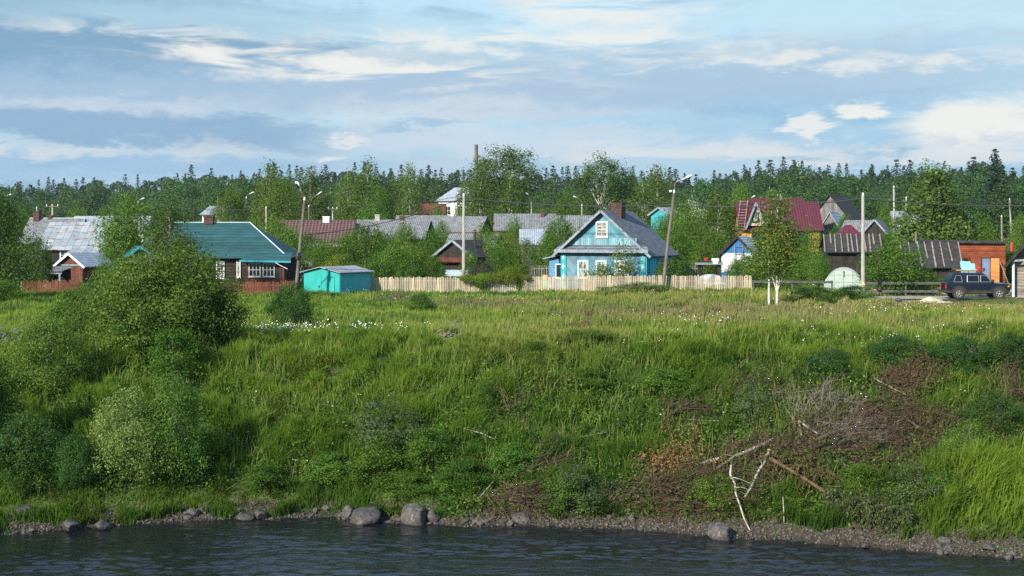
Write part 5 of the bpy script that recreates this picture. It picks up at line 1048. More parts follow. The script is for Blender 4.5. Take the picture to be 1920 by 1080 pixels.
# ------------------------------------------------------------------ bushes of the bank
def VB(key, px, y0, yb, wpx, label, cat="bush", name=None):
    """a bush whose foot shows at row yb and whose top shows at row y0"""
    g_ = ground(px, yb); ry = wpx/F*g_.y*.30; p = Vector((X(px, g_.y+ry), g_.y+ry, 0)); p.z = gz1(p.x, p.y)-.15; h = max(.5, H(y0, p.y)-p.z)
    base = {"willow_bush":6.2/5.5,"pale_willow":6.2/5.5,"dark_willow":6.2/5.5,"bank_shrub":2.8/2.4,"pale_shrub":2.8/2.4}[key]; return plant(key, p, h, (wpx/F*p.y)/(h*base), label, cat, name or ("willow_bush" if "willow" in key else key))
for a in [("willow_bush",345,452,675,230,"largest willow on the bank, right stem group below the teal roof"),("willow_bush",262,478,680,200,"large willow on the bank, middle of the big clump"),("willow_bush",195,505,645,145,"willow on the left side of the big clump"),
  ("dark_willow",398,518,655,110,"narrow dark willow at the right end of the big clump"),("bank_shrub",140,545,640,110,"low willow in front of the woodshed at the left of the clump"),("willow_bush",88,585,750,150,"willow on the left slope below the big clump"),("bank_shrub",325,612,725,108,"small bright willow under the big clump"),
  ("pale_willow",238,728,930,165,"pale willow low on the bank above the shore stones"),("willow_bush",318,700,925,140,"willow touching the right side of the low pale willow"),("dark_willow",45,775,935,170,"dark willow near the water at the lower left"),("dark_willow",-35,655,900,140,"dark willow cut by the left edge above the water"),
  ("dark_willow",140,815,935,100,"low dark willow between two willows by the water"),("dark_willow",548,528,628,96,"single dense round bush on the meadow before the garage"),
  ("pale_shrub",735,742,870,150,"tall thin leaved shrub with pale shoots mid slope"),("bank_shrub",715,820,925,140,"dark dense shrub below the pale shoots"),("bank_shrub",805,800,900,110,"rounded dark shrub right of the pale shoots"),("bank_shrub",768,885,948,90,"bright small shrub just above the two boulders"),
  ("pale_shrub",1085,876,975,130,"pale green shrub hanging over the shore in the middle"),("bank_shrub",1050,890,970,80,"leafy shrub left of the pale shore shrub"),("bank_shrub",615,850,925,110,"low dark shrub on the slope foot left of the boulders"),("pale_shrub",1408,712,800,76,"sparse pale leaved sapling on the slope left of the brush"),
  ("willow_bush",1815,790,895,130,"bright leafy shrub at right of the brown brush"),("pale_shrub",1715,870,960,110,"pale speckled shrub above the right shore"),("bank_shrub",1610,870,945,90,"dark green shrub behind the fallen spruce top"),("bank_shrub",1770,880,965,110,"dark leafy shrub at the right above the reeds"),
  ("dark_willow",1865,735,835,120,"low round shrub on the far right slope"),("bank_shrub",1345,890,965,100,"green shrub behind the white birch poles"),("bank_shrub",1465,845,895,60,"small green shrub beside the cut stump"),("bank_shrub",1490,925,975,80,"small green shrub under the reddish log"),
  ("bank_shrub",1530,538,570,130,"wide dark weedy bush right of the two birches"),("bank_shrub",1600,535,562,80,"weedy bush with white umbels left of the concrete post"),("bank_shrub",1205,530,552,160,"low dark bush at the fence foot below the turquoise house"),("bank_shrub",690,608,636,190,"low dark mound of bush at the meadow edge"),
  ("bank_shrub",790,550,590,60,"small tall weed bush on the meadow before the picket fence"),("bank_shrub",600,545,562,100,"weedy bush in front of the turquoise garage"),("bank_shrub",1090,618,655,120,"dark low bush on the crest below the picket fence"),("dark_willow",1690,628,705,150,"dark leafy bush on the crest at right"),
  ("dark_willow",1805,632,712,150,"second dark bush on the right crest"),("dark_willow",1900,625,705,120,"dark bush on the crest at the right edge"),("bank_shrub",1010,640,690,80,"dark leafy bush on the crest left of centre brush"),("bank_shrub",905,720,790,60,"small dark bush on the upper middle slope"),
  ("bank_shrub",1250,690,760,110,"dark bushy growth under the crest right of the mown hay"),("bank_shrub",1110,690,745,90,"dark bush below the crest in the middle"),("dark_willow",1560,655,725,120,"dark leafy bush under the worn crest spot"),("bank_shrub",960,830,900,110,"dark growth on the lower middle slope"),("bank_shrub",500,870,940,100,"low green bush on the lower left slope"),("bank_shrub",870,860,935,100,"dark low bush right of the rounded shrub")]: VB(*a)
# ------------------------------------------------------------------ grass and small growth
rs = np.random.RandomState(5)
def blades(Pn, h, wd, lean, cb, ct, wax=None):
    n = len(Pn); a = rs.uniform(-1.0, 1.0, n); w_ = np.stack([np.cos(a), np.sin(a), 0*a], 1)*wd[:, None]*.5; up = np.array([0, 0, 1.])
    L = np.concatenate([lean, np.zeros((n, 1))], 1)*h[:, None]
    m_ = Pn+up*h[:, None]*.55+L*.22; tip = Pn+up*h[:, None]*(1-.25*np.minimum(1, np.linalg.norm(lean, axis=1)))[:, None]+L*.75
    V_ = np.stack([Pn-w_, Pn+w_, m_-w_*.8, m_+w_*.8, tip], 1).reshape(-1, 3); o = np.arange(n)[:, None]*5
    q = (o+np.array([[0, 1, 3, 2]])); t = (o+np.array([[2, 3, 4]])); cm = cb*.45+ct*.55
    return V_, q, t, np.stack([cb, cb, cm, cm, ct], 1).reshape(-1, 3)
def lerp(a, b, t): return a+(b-a)*t[:, None]
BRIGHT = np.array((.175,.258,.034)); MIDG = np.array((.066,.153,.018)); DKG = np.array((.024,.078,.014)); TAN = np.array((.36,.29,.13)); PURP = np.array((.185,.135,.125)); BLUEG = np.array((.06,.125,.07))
def ell(px, py, c, r): return np.exp(-(((px-c[0])/r[0])**2+((py-c[1])/r[1])**2)*1.2)
def sward(n, mode):
    if mode == 'slope':
        px = rs.uniform(-160, 2080, n); q = rs.random(n); x0 = (px-960)/F*56; ys = shore(x0)+.12; yc = crest(x0)+3.5; Y = ys+(yc-ys)*q
    elif mode == 'top':
        px = rs.uniform(-160, 2080, n); k = rs.random(n); a, b = 60., 108.; Y = 1/(1/a+(1/b-1/a)*k)
    else:
        px = rs.uniform(-160, 2080, n); k = rs.random(n); a, b = 108., 330.; Y = 1/(1/a+(1/b-1/a)*k)
    x = (px-960)/F*Y; z = gz(x, Y); py = HY+(ZC-z)*F/Y
    keep = np.ones(n, bool)
    for (bx, by, rx, ry) in BARE:
        c = ground(bx, by); keep &= (((x-c.x)/rx)**2+((Y-c.y)/ry)**2+1.2*(fbm(x*2, Y*2, 9, 3)-.5) > .75) | (rs.random(n) < .07)
    if mode != 'slope': keep &= ~((np.abs(Y-95.6) < 1.9) & (x > X(1612, 96)))
    for nm_, c in (("slope", 0),):
        keep &= z > WZ+np.interp(px, [0,900,1200,1920], [.06,.12,.30,.34])+.55*(fbm(x*1.2, Y*1.2, 77)-.5)
    for (bx, by, rx, ry) in LITTER:
        c = ground(bx, by); keep &= (((x-c.x)/rx)**2+((Y-c.y)/ry)**2+1.6*(fbm(x*1.5, Y*1.5, 19, 3)-.5) > .8) | (rs.random(n) < .16)
    px, py, x, Y, z = px[keep], py[keep], x[keep], Y[keep], z[keep]; n = len(x)
    f1 = fbm(x*.35, Y*.35, 51); f2 = fbm(x*1.5, Y*1.5, 61, 3); f4 = fbm(x*3.2, Y*2.2, 65, 2); f3 = fbm(x*.12, Y*.12, 71)
    cl = np.clip((f2-.36)/.3, 0, 1)                                # clumping: tall and short tussocks
    h = .16+.50*cl*(.5+f4)+.20*rs.random(n)
    if mode == 'slope':
        t = np.clip((z-WZ)/5.3, 0, 1); base = lerp(np.tile(DKG, (n, 1)), MIDG, np.clip(f1*1.6-.35+.35*t, 0, 1)); base = lerp(base, BRIGHT, np.clip((f2*.6+f4*.4-.42)*3.6, 0, 1)*np.clip(.12+.85*t, 0, 1))  # darker down the bank: lusher growth plus its shade put into the colour
        base = lerp(base, BRIGHT*1.05, .75*ell(px, py, (620, 720), (200, 130))*np.clip(f1*2-.4, 0, 1)); reed = np.clip(ell(px, py, (1860, 940), (150, 70))*1.5, 0, 1); base = lerp(base, BRIGHT*1.1, reed*.9); h = h*(1+1.1*reed)  # side light on the left slope is put into blade colour; then the reeds
        base = lerp(base, np.array((.13,.20,.035)), .8*ell(px, py, (300, 945), (330, 26))); h *= 1-.45*ell(px, py, (300, 945), (400, 30)); base = lerp(base, BLUEG, .45*ell(px, py, (1165, 735), (70, 45)))
        brown = np.clip(ell(px, py, (1560, 830), (230, 110))*.9*(f1+.35), 0, 1); base = lerp(base, np.array((.10,.075,.05)), brown*.75); h *= 1-.5*brown
        tan = np.clip((f3-.48)*3, 0, 1)*np.clip((t-.72)*4, 0, 1)*np.clip((px-500)/700, .2, .8); base = lerp(base, TAN*.85, tan*(rs.random(n) < .5))
        thin = rs.random(n) < .30+.9*cl; lean = np.stack([.35*(fbm(x*.5, Y*.5, 81)-.35)*2, -.25-.5*fbm(x*.6, Y*.6, 91)], 1)+rs.normal(0, .27, (n, 2)); fl_ = np.clip((fbm(x*.5, Y*.7, 151, 3)-.55)*9, 0, 1); h = h*(1-.45*fl_); lean = lean*(1+.9*fl_)[:, None]; base = lerp(base, np.array((.20,.19,.07)), fl_*.5*(rs.random(n) < .6)); wd = .022+.02*rs.random(n); tipc = base*1.12
    else:
        dry = np.clip((fbm(x*.09, Y*.16, 33)-.34)*2.6, 0, 1)*np.clip((px-640)/600, .08, 1.0)*(1-.65*np.clip((640-py)/10-10, 0, 1))
        base = lerp(np.tile(MIDG, (n, 1)), BRIGHT, np.clip(f1*1.9-.35, 0, 1)); base = lerp(base, DKG*1.25, np.clip((fbm(x*.3, Y*.45, 44)-.56)*6, 0, 1))
        seed = rs.random(n) < .05+.55*dry; tipc = np.where(seed[:, None], TAN*(.75+.4*rs.random(n))[:, None], base*1.15)
        pur = np.clip(ell(px, py, (900, 575), (120, 9))+ell(px, py, (745, 563), (40, 8))+.7*ell(px, py, (1250, 590), (260, 22))+.6*ell(px, py, (1500, 600), (120, 20)), 0, 1); tipc = np.where((rs.random(n) < pur*.8)[:, None], PURP*(.8+.4*rs.random(n))[:, None], tipc)
        base = lerp(base, TAN*.8, dry*.45); h = h*np.where(seed, 1.2, 1.0)*(.75-.2*(Y > 80)); h = np.where((px > 1590) & (Y > 80), h*.55, h); h = np.where((px > 1680) & (Y > 86.5), h*.4, h); thin = rs.random(n) < .8+.3*cl
        if mode == 'far': h *= .8; dry *= 0
        lean = np.stack([.28*(fbm(x*.3, Y*.3, 81)-.3)*2, rs.normal(-.05, .12, n)], 1)+rs.normal(0, .12, (n, 2)); wd = (.02+.02*rs.random(n))*(Y/62.)
        track = np.abs(Y-95.6) < 3; h = np.where(track & (x > X(1600, 96)), h*.35, h)
    k = thin; base *= (1+rs.normal(0, .13, (n, 1))); base = np.clip(base, .008, 1)
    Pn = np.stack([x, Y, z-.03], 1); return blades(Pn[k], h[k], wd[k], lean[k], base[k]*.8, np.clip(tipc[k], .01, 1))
def grass(name, parts):
    V_ = []; Q = []; T = []; K = []; o = 0
    for v, q, t, c in parts: V_.append(v); Q.append(q+o); T.append(t+o); K.append(c); o += len(v)
    ob = np_mesh(name, np.concatenate(V_), [np.concatenate(Q), np.concatenate(T)], GRASS, np.concatenate(K)); ob['kind'] = 'stuff'; return ob
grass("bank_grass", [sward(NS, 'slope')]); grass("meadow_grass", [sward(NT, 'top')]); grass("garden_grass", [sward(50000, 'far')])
# tall seeding stalks standing out of the sward
n = 17000; px = rs.uniform(-100, 2020, n); x0 = (px-960)/F*56; Y = shore(x0)+1.2+(crest(x0)+10-shore(x0))*rs.random(n)**.8; x = (px-960)/F*Y; kp = fbm(x*.5, Y*.5, 141) > .46; kp &= gz(x, Y) > WZ+.75; x, Y = x[kp], Y[kp]; n = len(x)
tt = rs.random((n, 1)); grass("tall_stalks", [blades(np.stack([x, Y, gz(x, Y)], 1), rs.uniform(.55, 1.05, n), np.full(n, .022), rs.normal(0, .34, (n, 2))+(.08, 0), np.tile(MIDG, (n, 1)), BRIGHT*1.2*(1-tt)+TAN*1.1*tt)])
# leafy weeds between the grass
def weeds(name, spots, nl, size, hgt, rad, a, b, mat=None, up=.6):
    Ps = []; cs = []
    for (x, y, s) in spots:
        n = int(nl*s); q = np.stack([rs.normal(0, rad*s, n), rs.normal(0, rad*s, n), np.abs(rs.normal(0, hgt*s, n))], 1); q[:, :2] += (x, y); q[:, 2] += gz(q[:, 0], q[:, 1]); Ps.append(q); cs.append(np.full(n, rs.random()))
    Pn = np.concatenate(Ps); n = len(Pn)
    o = np_mesh(name, leaf_cards(rs, Pn, np.tile([0, -.45, up], (n, 1)), size, .55), [quads(n)], mat or LEAF, np.repeat(palette(rs, np.concatenate(cs), a, b), 4, 0)); o['kind'] = 'stuff'; return o
def spots_px(n, x0, x1, y0, y1, s0=.6, s1=1.3):
    out = []
    while len(out) < n:
        p = ground(rs.uniform(x0, x1), rs.uniform(y0, y1)); out.append((p.x, p.y, rs.uniform(s0, s1)))
    return out
weeds("slope_undergrowth", spots_px(460, 820, 1930, 690, 970)+spots_px(120, 380, 1000, 700, 930)+spots_px(90, -40, 420, 700, 930), 80, .065, .30, .26, (.034,.090,.012), (.125,.205,.032))
weeds("bright_undergrowth", spots_px(110, 850, 1930, 680, 960, .4, .9)+spots_px(50, 380, 800, 640, 900, .4, .8), 42, .05, .24, .2, (.09,.14,.03), (.19,.23,.09))
weeds("meadow_weeds", spots_px(120, 560, 1930, 545, 650, .5, 1.1)+spots_px(60, 480, 900, 540, 610, .6, 1.2), 60, .06, .25, .3, (.05,.10,.016), (.11,.17,.03))
DEAD = leafmat("dead_leaves", .15, .03, .3)
weeds("dead_brown_litter", spots_px(70, 1180, 1380, 860, 960, .5, 1.)+spots_px(130, 1420, 1760, 720, 900, .4, 1.)+spots_px(40, 1330, 1500, 690, 800, .4, .8)+spots_px(34, 1640, 1740, 705, 750, .6, 1.)+spots_px(24, 930, 1060, 890, 960, .5, .9)+spots_px(40, 1000, 1330, 720, 880, .3, .7)+spots_px(22, 1760, 1920, 720, 860, .4, .8), 70, .045, .20, .30, (.030,.024,.016), (.095,.07,.042), DEAD)
sp_ = []
for i in range(150): x_ = rs.uniform(-21, 21); d_ = rs.uniform(.25, 1.6); sp_.append((x_, float(shore(x_))+d_, rs.uniform(.25, .6)))
weeds("shore_debris", sp_[:80], 50, .035, .10, .40, (.040,.026,.018), (.12,.08,.05), DEAD); weeds("shore_weeds", sp_[80:], 60, .04, .14, .35, (.04,.10,.014), (.13,.20,.035))
weeds("brush_regrowth", spots_px(150, 1190, 1780, 720, 960, .5, 1.1), 60, .055, .30, .22, (.035,.09,.014), (.13,.20,.04))
# flowers
FLW = pm("white_petals", (.78,.78,.72), (.66,.67,.60), 5, .7); FLP = pm("violet_petals", (.15,.12,.34), (.10,.08,.25), 5, .7)
def flowers(name, pts, size, mat, hmin, hmax):
    n = len(pts); p = np.array([(a, b) for a, b in pts]); z = gz(p[:, 0], p[:, 1])+rs.uniform(hmin, hmax, n)
    o = np_mesh(name, leaf_cards(rs, np.stack([p[:, 0], p[:, 1], z], 1), np.tile([0, -.5, .8], (n, 1)), size, .9, .35), [quads(n)], mat); o['kind'] = 'stuff'
def cluster(n, cx, cy, rx, ry, k=3):
    out = []
    for i in range(n//k):
        g_ = ground(rs.normal(cx, rx), rs.normal(cy, ry)); out += [(g_.x+rs.normal(0, .10), g_.y+rs.normal(0, .16)) for _ in range(k)]
    return out
flowers("white_umbel_flowers", cluster(300, 545, 633, 46, 6, 5)+cluster(60, 700, 632, 50, 4)+cluster(70, 1590, 545, 26, 6, 4), .036, FLW, .45, .62)
flowers("daisies", cluster(100, 1320, 612, 30, 8)+cluster(120, 1720, 592, 110, 6)+cluster(36, 1530, 645, 40, 5)+cluster(36, 1660, 652, 40, 10)+cluster(60, 820, 562, 60, 8)+cluster(80, 1200, 600, 300, 30)+cluster(80, 900, 560, 250, 12)+cluster(40, 1780, 626, 50, 4)+cluster(90, 1480, 600, 160, 18)+cluster(30, 640, 800, 160, 60)+cluster(40, 1400, 780, 300, 60), .027, FLW, .35, .55)
flowers("lupins", cluster(80, 10, 652, 14, 9, 5)+cluster(40, 700, 552, 40, 4, 4), .042, FLP, .3, .75)
# ------------------------------------------------------------------ stones of the shore
def rock_tpl(seed):
    import bmesh
    bm = bmesh.new(); bmesh.ops.create_icosphere(bm, subdivisions=3, radius=1.0); r_ = random.Random(seed); ax = [Vector((r_.gauss(0,1), r_.gauss(0,1), r_.gauss(0,1))).normalized() for _ in range(9)]; cut = [r_.uniform(.48, .85) for _ in ax]
    for v in bm.verts:
        p = v.co.copy()
        for a, c in zip(ax, cut):
            d = p.dot(a)
            if d > c: p -= a*(d-c)*.97
        p *= 1+.07*math.sin(p.x*5+seed)*math.sin(p.y*6+p.z*4); v.co = p
    me = bpy.data.meshes.new("stone"); bm.to_mesh(me); bm.free(); me.polygons.foreach_set('use_smooth', [True]*len(me.polygons)); return me
RK = [rock_tpl(200+i) for i in range(6)]
for i, m_ in enumerate(RK): m_.materials.append(ROCK if i < 3 else WETROCK)
def stone(px, py, wpx, hpx, k, label, group=None, name="boulder", cat="boulder", rz=None):
    p = ground(px, py); s = wpx/F*p.y/2*1.12; hz = hpx/F*p.y
    o = bpy.data.objects.new(name, RK[k]); C.objects.link(o); o.location = (p.x, p.y+s*.5, max(p.z, WZ)+hz*.32); o.scale = (s, s*.85, hz*.74); o.rotation_euler = (0, 0, px*.37 if rz is None else rz); tag(o, label, cat, group)
for a in [(683,990,72,30,3,"dark flat boulder half in the water, left of the grey one"), (780,985,56,38,0,"large pale grey boulder at the waterline"), (812,978,28,20,1,"brownish stone right of the large pale boulder"), (651,972,28,22,1,"reddish stone behind the dark flat boulder"), (975,981,40,18,3,"dark rounded boulder below the dead twigs"),
          (1357,1016,54,28,0,"lone grey boulder in the shallow water below the birch poles"), (488,976,32,18,3,"dark stone on the left shore below the meadow slope"), (460,980,36,12,4,"flat dark stone left of its rounder neighbour on left shore"), (382,962,24,18,1,"pinkish standing stone above the left shore"), (360,968,28,14,0,"flat grey stone left of the pinkish one"), (42,966,42,16,3,"dark flat stone at far left shore"), (132,1002,44,22,3,"dark stone in the shallows at lower left"),
          (190,1000,34,18,4,"low dark stone right of the lower left shallows stone"), (535,962,26,12,1,"small grey stone under the leaning yellow reed tuft"), (1775,1020,26,14,2,"grey stone on the right shore under the reeds"), (1855,1035,40,14,4,"dark slab at the right end of the shore"), (705,950,30,8,3,"flat bluish slab in the grass above the boulders")]: stone(*a)
rg = random.Random(12)
for i in range(110):
    px_ = rg.uniform(-20, 1940); sy_ = np.interp((px_-960)/F*48, _sx, _sy); sy = HY+(ZC-WZ)*F/sy_
    if 820 < px_ < 1130 and rg.random() < .5: continue
    s = rg.choice([8, 9, 10, 12, 14, 17]); stone(px_, sy-rg.uniform(-5, 16), s, s*rg.uniform(.45, .7), rg.randrange(6), "small rounded stone lying on the narrow stony shore", "small stones along the shore", "shore_stone", "stone")
# pebbles
n = 9000; x = rs.uniform(-22, 22, n); d = rs.uniform(-.25, 1.0, n)+.6*(x > 3)*rs.random(n); y = shore(x)+d; z = gz(x, y); sz = .02+.05*rs.random(n)**2
oc = np.array([(1,0,0),(0,1,0),(-1,0,0),(0,-1,0),(0,0,.7),(0,0,-.7)]); of = np.array([(0,1,4),(1,2,4),(2,3,4),(3,0,4),(1,0,5),(2,1,5),(3,2,5),(0,3,5)])
PV = (np.stack([x, y, z+.01], 1)[:, None]+(oc[None]+rs.normal(0, .22, (n, 6, 3)))*sz[:, None, None]).reshape(-1, 3); PF = (np.arange(n)[:, None, None]*6+of[None]).reshape(-1, 3)
m, g, b = newmat("pebbles"); at_ = g.n('ShaderNodeAttribute'); at_.attribute_name = 'col'; g.l(at_.outputs['Color'], b.inputs['Base Color']); b.inputs['Roughness'].default_value = .7
pc = np.repeat(np.array((.085,.072,.06))*(.35+1.1*rs.random((n, 1))**1.5)*(1+rs.normal(0, .06, (n, 3))), 6, 0)
o = np_mesh("shore_pebbles", PV, [PF], m, np.clip(pc, .01, .6)); o['kind'] = 'stuff'
# ------------------------------------------------------------------ logs, stumps and cut brush on the bank
def limb(name, label, cat, pts, r, mat, lift=.12, cut=True, n=8, group=None, wob=.0):
    """a pole whose points are given as (px, py, height above the ground)"""
    P_ = []
    for q in pts: g_ = ground(q[0], q[1]+0); P_.append(g_+Vector((0, 0, q[2] if len(q) > 2 else lift)))
    if len(P_) == 2 and wob: P_.insert(1, (P_[0]+P_[1])/2+Vector((0, 0, wob)))
    q_ = random.Random(int(pts[0][0]*7+pts[0][1])); L_ = (P_[-1]-P_[0]).length; T_ = [P_[0]]
    if cut != 'plain':
        for a_, b2 in zip(P_, P_[1:]): T_ += [(a_+b2)/2+Vector((q_.gauss(0, .016), q_.gauss(0, .016), q_.gauss(.0, .014)))*L_, b2]
        P_ = T_
    k = len(P_); rad = [r[0]+(r[1]-r[0])*i/(k-1) for i in range(k)]; o_ = P_[0].copy()
    o = MB().tube([p-o_ for p in P_], rad, n).build(name, mat); o.location = o_; tag(o, label, cat, group)
    if L_ > 1.4:
        for j in range(3):
            i_ = q_.randrange(1, k); b0 = P_[i_-1].lerp(P_[i_], q_.random())-o_; ax_ = (P_[-1]-P_[0]).normalized(); e_ = b0+(ax_*.6+Vector((q_.gauss(0,.5), q_.gauss(0,.5), abs(q_.gauss(.3,.4)))))*q_.uniform(.3,.6)
            MB().tube([b0, (b0+e_)/2+Vector((0,0,.03)), e_], [rad[i_]*.45, rad[i_]*.3, rad[i_]*.1], 5).build('branch', mat, o)
    if cut:
        d = (P_[0]-P_[1]).normalized(); q = MB().tube([d*.002, d*.02], [rad[0]*.99, rad[0]*.97], n).build("cut_end", CUTWOOD, o)
    return o
REDLOG = pm("reddish_bark", (.125,.07,.045), (.07,.042,.03), 5, .85, bump=.4)
limb("fallen_log", "straight reddish log slanting down to the shore", "log", [(1436,898,.8),(1575,966,.4)], (.07,.05), REDLOG)
limb("fallen_log", "long grey trunk lying across the slope left of the stump", "log", [(1448,848,.45),(1380,876,.4),(1290,925,.25)], (0.072,0.043), DEADWOOD)
limb("fallen_log", "short pale birch log with white end above grey trunk", "log", [(1347,882,.4),(1300,893,.35)], (0.061,0.050), PALEPOLE)
limb("fallen_log", "thin white birch pole leaning down to the water", "log", [(1371,930,1.05),(1378,950,.75),(1388,975,.45),(1406,998,.05)], (0.040,0.022), PALEPOLE, cut=False)
limb("fallen_log", "pale bent birch pole below the upright stub", "log", [(1443,872,.5),(1420,915,.5),(1396,950,.3)], (0.054,0.032), PALEPOLE)
limb("fallen_log", "thin pale branch low on the slope right of birch poles", "log", [(1468,965,.55),(1470,985,.1)], (0.022,0.014), PALEPOLE, cut=False)
limb("fallen_log", "white bent stick beside the steps on the slope", "log", [(1678,812,.35),(1698,806,.4),(1720,816,.3)], (0.036,0.025), PALEPOLE)
limb("fallen_log", "grey pole lying in the right upper slope brush", "log", [(1640,725,.3),(1702,752,.2)], (0.025,0.018), DEADWOOD)
limb("fallen_log", "thin grey pole lying on the far right slope", "log", [(1815,898,.3),(1890,884,.3)], (0.022,0.014), DEADWOOD)
limb("fallen_log", "long thin pole lying level behind the brush", "log", [(1550,815,.4),(1630,814,.4)], (0.025,0.018), DEADWOOD)
limb("fallen_log", "slim grey stick lying above the boulders near the shore", "log", [(872,955,.2),(900,945,.22),(926,927,.45)], (0.022,0.016), DEADWOOD)
limb("fallen_log", "slim grey stick in the grass of the middle slope", "log", [(840,818,.35),(880,825,.35),(926,836,.25)], (0.016,0.022), DEADWOOD)
limb("fallen_log", "grey stick leaning in the low willow at left", "log", [(312,920,.1),(352,876,.3)], (0.018,0.014), DEADWOOD)
limb("fallen_log", "faint pole lying across the middle slope", "log", [(1030,848,.3),(1080,838,.3),(1140,825,.3)], (0.018,0.014), DEADWOOD)
limb("fallen_log", "thin pole lying on the left of upper slope brush", "log", [(1290,800,.25),(1350,802,.25)], (0.016,0.014), DEADWOOD)
limb("stump", "short fresh cut stump with pale top", "stump", [(1501,876,.32),(1501,876,-.1)], (0.061,0.072), DEADWOOD)
limb("stump", "tall upright grey stub, left of two", "stump", [(1441,878,.65),(1443,878,-.1)], (0.036,0.040), DEADWOOD)
limb("stump", "tall upright grey stub, right of two", "stump", [(1450,880,.58),(1448,880,-.1)], (0.036,0.043), DEADWOOD)
limb("stump", "cut stem in the stump clump, tallest one", "stump", [(1519,842,.42),(1519,842,-.1)], (0.040,0.043), DEADWOOD)
limb("stump", "cut stem in the stump clump, leaning left", "stump", [(1498,815,.45),(1506,836,-.1)], (0.036,0.043), DEADWOOD)
limb("stump", "cut stem in the stump clump, small right one", "stump", [(1527,840,.32),(1527,840,-.1)], (0.029,0.036), DEADWOOD)
limb("stump", "cut dark stem in the stump clump with level pale end", "stump", [(1498,818,.55),(1535,832,.35)], (0.036,0.036), DEADWOOD)
def brush(label, px, py, wpx, hpx, n, ang, seed, mat=None, ln=(.5, 1.5), r=.012, hgt=.5, name="brush_pile", leaf=None):
    """heap of cut twigs lying one over another; ang is the main direction across the slope"""
    q = np.random.RandomState(seed); c = ground(px, py); paths = []; tips = []
    for i in range(n):
        g_ = ground(px+q.normal(0, wpx*.28), py+q.normal(0, hpx*.28)); a = R(ang)+q.normal(0, .5); L = q.uniform(*ln); z = .08+abs(q.normal(0, hgt*.6))
        d = np.array([math.cos(a), math.sin(a)*.7, math.sin(a)*.5+q.normal(.05, .22)]); b0 = np.array([g_.x, g_.y, g_.z+z]); m_ = b0+d*L*.5+q.normal(0, .07, 3); e = b0+d*L+q.normal(0, .12, 3)
        for v in (m_, e): v[2] = max(v[2], gz1(v[0], v[1])+.03)
        rr = r*q.uniform(.6, 1.7); paths.append((np.array([b0, m_, e]), [rr, rr*.7, rr*.35]))
        for k in range(3): t = q.uniform(.3, .9); b2 = b0*(1-t)+e*t; f2 = b2+d*L*.25+q.normal(0, .14, 3); paths.append((np.array([b2, f2]), [rr*.45, rr*.2])); tips.append(f2)
        tips += [m_, e]
    TV, TF = tubes_np(paths, 4); o0 = np.array(c); o = np_mesh(name, TV-o0, [TF], mat or TWIG); o.location = c; tag(o, label, "brush")
    if leaf:
        tp = np.array(tips); k = q.randint(0, len(tp), leaf[0]); Pn = tp[k]+q.normal(0, .12, (leaf[0], 3))+np.array([0, 0, .03]); np_mesh("dead_leaves", leaf_cards(q, Pn-o0, np.tile([0, -.4, .5], (leaf[0], 1)), leaf[1], .5), [quads(leaf[0])], DEAD, np.repeat(palette(q, q.random_sample(leaf[0]), leaf[2], leaf[3]), 4, 0), parent=o)
BRN = ((.028,.020,.012), (.092,.062,.034)); ORB = ((.11,.055,.025), (.26,.15,.065))
brush("heap of cut twigs with withered brown leaves right of the stumps", 1600, 850, 190, 80, 220, 10, 1, leaf=(5200, .04, *BRN))
brush("broad heap of dead conifer branches between the logs and the stump", 1440, 880, 170, 60, 200, 20, 21, leaf=(4800, .04, *BRN))
brush("dense brown brush on the slope under the bare path", 1650, 810, 170, 60, 200, 8, 22, leaf=(4800, .04, *BRN))
brush("dark brush tumbling to the shore left of the lone boulder", 1250, 955, 200, 36, 190, 10, 23, leaf=(4200, .04, *BRN))
brush("tangle of bare grey branches behind the cut stump", 1530, 790, 120, 90, 130, 60, 2, DEADTWIG, (.5, 1.3), .014, .6)
brush("fan of long pale grey branches lying right of the stump clump", 1570, 835, 140, 44, 90, 5, 12, DEADTWIG, (.8, 2.0), .013, .4)
brush("withered branch heap with orange brown leaves left of the grey trunk", 1225, 905, 120, 40, 110, 25, 3, leaf=(4200, .05, *ORB))
brush("dark twig heap under the long grey trunk", 1290, 935, 170, 50, 190, 15, 4, leaf=(3600, .04, *BRN))
brush("dark brown conifer branches on the upper right slope", 1680, 728, 90, 34, 120, -5, 5, leaf=(4200, .045, (.045,.025,.018), (.11,.06,.035)))
brush("dry twigs hanging over the shore left of the pale shrub", 965, 948, 110, 34, 90, -40, 6, leaf=(700, .035, *BRN))
brush("brown brush lying on the slope above the pale sapling", 1380, 745, 90, 40, 50, 20, 7, leaf=(900, .035, *BRN))
brush("withered brush at the far right of the slope", 1880, 750, 80, 60, 60, 30, 8, leaf=(900, .035, *BRN))
brush("brown brush right of the white bent stick", 1770, 840, 120, 55, 90, 15, 9, leaf=(1400, .035, *BRN))
brush("small heap of silvery sticks at the meadow edge", 835, 636, 40, 10, 26, 20, 10, DEADWOOD, (.4, 1.0), .02, .2)
brush("thin dead twigs on the middle slope", 945, 790, 60, 80, 40, 70, 11, leaf=(300, .035, *BRN))
brush("dry twigs above the shore stones in the middle", 1010, 905, 120, 60, 60, 20, 13, leaf=(500, .035, *BRN))
brush("dark broken twigs among grass on the middle right slope", 1255, 790, 90, 60, 40, 35, 14, leaf=(500, .035, *BRN))
brush("reddish dead branches on the meadow crest", 1060, 640, 120, 12, 30, 5, 15, leaf=(700, .04, (.12,.045,.025), (.20,.09,.045)))
